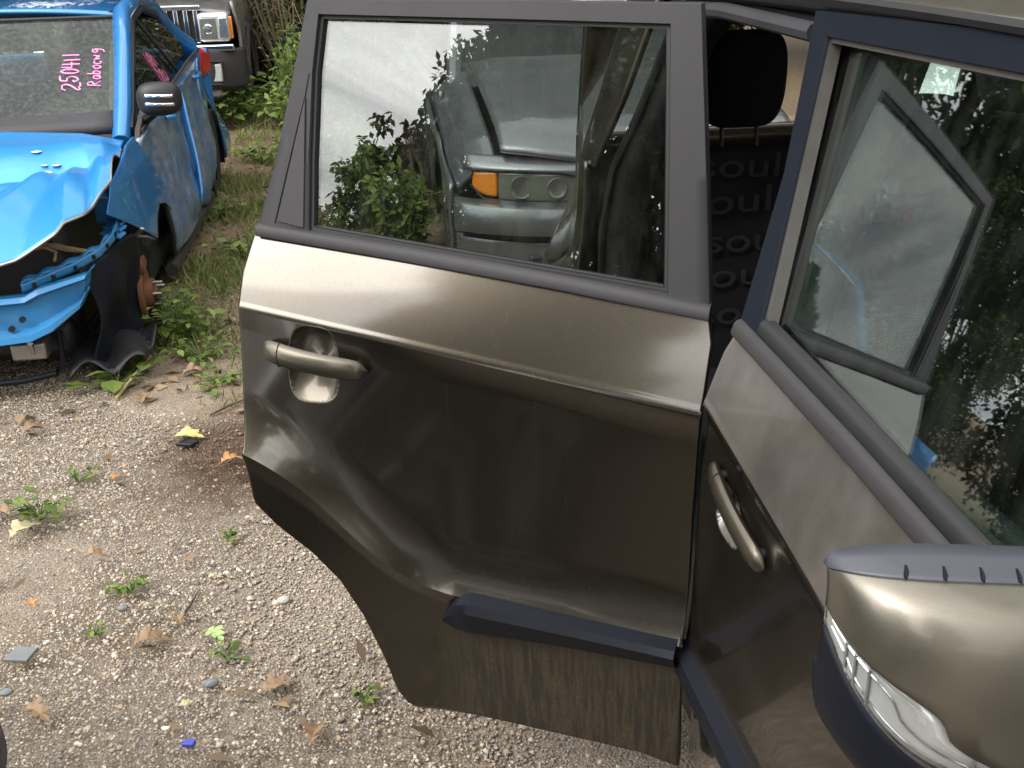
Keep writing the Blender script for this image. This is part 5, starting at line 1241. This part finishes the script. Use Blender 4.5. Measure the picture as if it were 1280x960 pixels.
def sedan(name, label, xc, y0, paint_, detailed=True, dz=0.):
    hw = .90; car = thing(name, label, 'car', (xc, y0+2.2, 0))
    fs = front_surface(xc, hw, y0, .30)
    hood_z = lambda x, y: .672+.085*min(1, max(0, y-y0)/.30)**.6+.26*((y-y0)/1.25)+.045*(1-abs((x-xc)/hw)**2.5)+.012*ss(.30, .55, abs(x-xc))*ss(.75, .55, abs(x-xc))
    h = MB(); h.grid(lambda i, j: (lambda x: (lambda ya: (x, ya+(y0+1.22-ya)*j, hood_z(x, ya+(y0+1.22-ya)*j)-.03*(1-j)**8))(fs(x, .7)+.02))(xc+.70*(2*i-1)), 40, 30); h.build('hood', paint_, car, solid=.02, off=-1)
    for sg in (1, -1):
        X = lambda q: xc+sg*q
        f = MB(); f.grid(lambda i, j: (lambda q, s_: (X(q), (fs(X(q), .7)+.02)+(y0+1.30-fs(X(q), .7))*j, .695+.045*min(1, j*5)+.24*j-.13*s_**2.2-.02*(1-j)))(.708+.192*i, i), 12, 30); f.build('front_fender', paint_, car, solid=.02, off=-sg)
        # side of the fender with the arch
        def ff(i, j):
            y = fs(X(.9), .6)+.0+(y0+1.5-fs(X(.9), .6))*i; z0 = .33+math.sqrt(max(0, .37**2-(y-y0-.92)**2)) if abs(y-y0-.92) < .37 else .30; z1 = .585+.24*i; return (X(.9-.012*math.sin(PI*j)*0+.01*math.sin(PI*j)), y, z0+(max(z1, z0+.02)-z0)*j)
        f = MB(); f.grid(ff, 40, 10); f.build('fender_side', paint_, car, solid=.02, off=sg)
        # headlamp unit: amber corner + main lens, dark surround
        hl = MB(); hl.grid(lambda i, j: (lambda q: (X(q), fs(X(q), .6)-.004, .535+(.132-.03*max(0, (.45-q)/.13)-.0*i)*j+.02*max(0, (.42-q)/.1)*(1-j)))(.34+.375*i), 24, 8); lamp = hl.build('headlight', M['lens_smoke'], car, solid=.03, off=-sg if False else 1, label=None)
        am = MB(); am.grid(lambda i, j: (lambda q: (X(q), fs(X(q), .6)-.006, .552+.06*max(0, i-.3)**1.5*(1-j)+(.115-.012*i)*j-.05*i*i*(1-j)*0))(.722+.105*i), 12, 8); am.build('indicator', M['lens_amber'], car, solid=.03, off=1)
        bz = MB(); bz.tube([(lambda q, z: (X(q), fs(X(q), .6)-.012, z))(q, z) for q, z in [(.335, .60), (.36, .655), (.45, .672), (.60, .675), (.72, .672), (.82, .668), (.835, .60), (.78, .54), (.60, .527), (.42, .530), (.345, .555), (.335, .60)]], .007, 6); bz.build('lamp_bezel', M['black'], car)
        for q, r_ in ((.62, .052), (.47, .045)):
            rf = MB(); rf.lathe([(r_, .0), (r_*.96, .012), (r_*.7, .004), (.001, .0)], (X(q), fs(X(q), .6)-.010, .604), (0, -1, 0), 24); rf.build('lamp_ring', M['lens_smoke'], lamp)
        # kidney grille
        k = MB(); k.tube([(X(.10+.085*math.copysign(abs(math.cos(a))**.6, math.cos(a))), y0-.035, .61+.065*math.copysign(abs(math.sin(a))**.6, math.sin(a))) for a in np.linspace(0, 2*PI, 30)], .009, 6, False); kg = k.build('grille_surround', M['chrome'], car)
        kb = MB(); kb.box((X(.10), y0+.01, .61), (.165, .03, .125)); kb.build('grille', M['black'], car, bevel=.02)
        for q in range(5): b = MB(); b.box((X(.04+.03*q), y0-.012, .61), (.007, .012, .115)); b.build('grille_bar', M['black'], kg)
        pn = MB(); pn.grid(lambda i, j: (lambda q: (X(q), fs(X(q), .6)+.004, .52+.185*j))(.0+.34*i), 10, 6); pn.build('nose_panel', paint_, car, solid=.02, off=1)
    ne = MB(); ne.grid(lambda i, j: (lambda x: (x, fs(x, .7)-.006+.075*j, .664+.062*j**.7))(xc+.86*(2*i-1)), 40, 5); ne.build('nose_edge', paint_, car, solid=.01, off=-1)
    bp = MB(); bp.grid(lambda i, j: (lambda x: (x, fs(x, .6)-.06-.015*math.sin(PI*j)+(.04 if j in (0, 1) else 0), .40+.115*j))(xc+hw*.995*(2*i-1)), 40, 8); bp.build('bumper', paint_, car, solid=.03, off=1)
    bs = MB(); bs.grid(lambda i, j: (lambda x: (x, fs(x, .6)-.082, .372+.068*j))(xc+hw*.97*(2*i-1)), 40, 2); bs.build('bumper_strip', M['navy'], car, solid=.02, off=0)
    lb = MB(); lb.grid(lambda i, j: (lambda x: (x, fs(x, .6)-.045+.03*(1-j), .17+.215*j))(xc+hw*.985*(2*i-1)), 40, 6); lb.build('lower_bumper', paint_, car, solid=.03, off=1)
    for q, w_ in ((-.52, .17), (0, .62), (.52, .17)):
        b = MB(); b.box((xc+q, fs(xc+q, .6)-.065+.02, .265), (w_, .03, .09)); b.build('air_intake', M['black'], car, bevel=.02)
    shell(car, xc, hw, y0+.9, 3.5, .90, 1.38, paint_, y0+1.25, y0+4.0, y0+2.0, y0+3.3, (y0+.92, y0+3.65), .31)
    return car
sedan('grey_sedan', 'silver grey sedan with amber indicator seen through the rear door window', .84, 2.98, M['grey'])
ws = sedan('white_sedan', 'white car parked right of the grey sedan beyond the bronze hatchback', 4.0, 3.3, M['white'])
ws.rotation_euler = (0, 0, math.radians(-27))

def pickup():
    xc, hw, y0 = -2.42, .96, 9.1
    car = thing('pickup_truck', 'dark grey pickup with square headlight behind the blue car', 'truck', (xc, y0+2.4, 0))
    P = M['truck']
    h = MB(); h.grid(lambda i, j: (xc+.90*(2*i-1), y0+.05+1.3*j, 1.12+.10*j**.7+.05*(1-abs(2*i-1)**3)-.05*(1-j)**6), 30, 20); h.build('hood', P, car, solid=.03, off=-1)
    g = MB(); g.box((xc, y0+.06, .98), (1.25, .06, .30)); g.build('grille', M['black'], car, bevel=.02)
    g = MB(); g.box((xc, y0+.02, 1.135), (1.28, .06, .05)); g.build('grille_rail', M['chrome'], car, bevel=.012)
    for k in range(14):
        b = MB(); b.box((xc-.585+.09*k, y0+.015, .97), (.045, .04, .30)); b.build('grille_bar', M['chrome'], car, bevel=.008)
    for sg in (1, -1):
        X = lambda q: xc+sg*q
        l = MB(); l.box((X(.74), y0+.03, .955), (.29, .10, .27)); lamp = l.build('headlight', M['lens_clear'], car, bevel=.04, seg=3)
        l = MB(); l.box((X(.69), y0-.022, .95), (.15, .016, .18)); l.build('headlight_reflector', M['lens_smoke'], lamp, bevel=.006)
        l = MB(); l.lathe([(.001, .012), (.035, .01), (.045, 0)], (X(.69), y0-.03, .945), (0, -1, 0), 16); l.build('headlight_bulb', M['reflector'], lamp)
        l = MB(); l.box((X(.83), y0-.016, .95), (.085, .03, .19)); l.build('indicator_lens', M['reflector'], lamp, bevel=.008)
        l = MB(); l.box((X(.895), y0+.06, .95), (.03, .10, .20)); l.build('side_marker', M['lens_amber'], lamp, bevel=.008)
        l = MB(); l.box((X(.73), y0-.0, .775), (.36, .10, .06), (0, 0, 0)); l.build('lamp_trim', M['chrome'], car, bevel=.015)
        l = MB(); l.box((X(.70), y0-.055, .55), (.15, .05, .17)); fg = l.build('fog_light', M['lens_clear'], car, bevel=.015)
        l = MB(); l.tube([(X(.70+.09*a), y0-.085, .55+.105*b) for a, b in ((-1, -1), (-1, 1), (1, 1), (1, -1), (-1, -1))], .012, 6); l.build('fog_surround', M['black'], fg)
        f = MB()
        def ff(i, j):
            y = y0+.08+1.35*i; z0 = .42+math.sqrt(max(0, .47**2-(y-y0-.95)**2)) if abs(y-y0-.95) < .47 else .45; return (X(.90+.06*math.sin(PI*j)*.8), y, z0+(1.18+.06*i-z0)*j)
        f.grid(ff, 40, 10); f.build('front_fender', P, car, solid=.03, off=sg)
        lip = MB(); lip.tube([(X(.975), y0+.95-.47*math.cos(a), .42+.47*math.sin(a)) for a in np.linspace(-.1, PI+.1, 24)], .035, 8); lip.build('arch_flare', M['mould'], car)
    b = MB(); b.grid(lambda i, j: (xc+.98*(2*i-1), y0-.06+.20*abs(2*i-1)**5+.02*math.sin(PI*j)*-1, .40+.36*j), 40, 10); b.build('bumper', M['mould'], car, solid=.04, off=1)
    b = MB(); b.box((xc, y0+.02, .37), (1.5, .10, .10)); b.build('skid_strip', M['steel'], car, bevel=.02)
    shell(car, xc, hw, y0+.6, 4.4, 1.22, 1.75, P, y0+1.35, y0+3.4, y0+2.0, y0+3.2, (y0+.95, y0+4.1), .40, .45)
pickup()

sl = sedan('slate_sedan', 'dark slate car whose front corner pokes in at the lower left', -2.065, -4.225, M['slate_paint'])
sl.rotation_euler = (0, 0, PI)
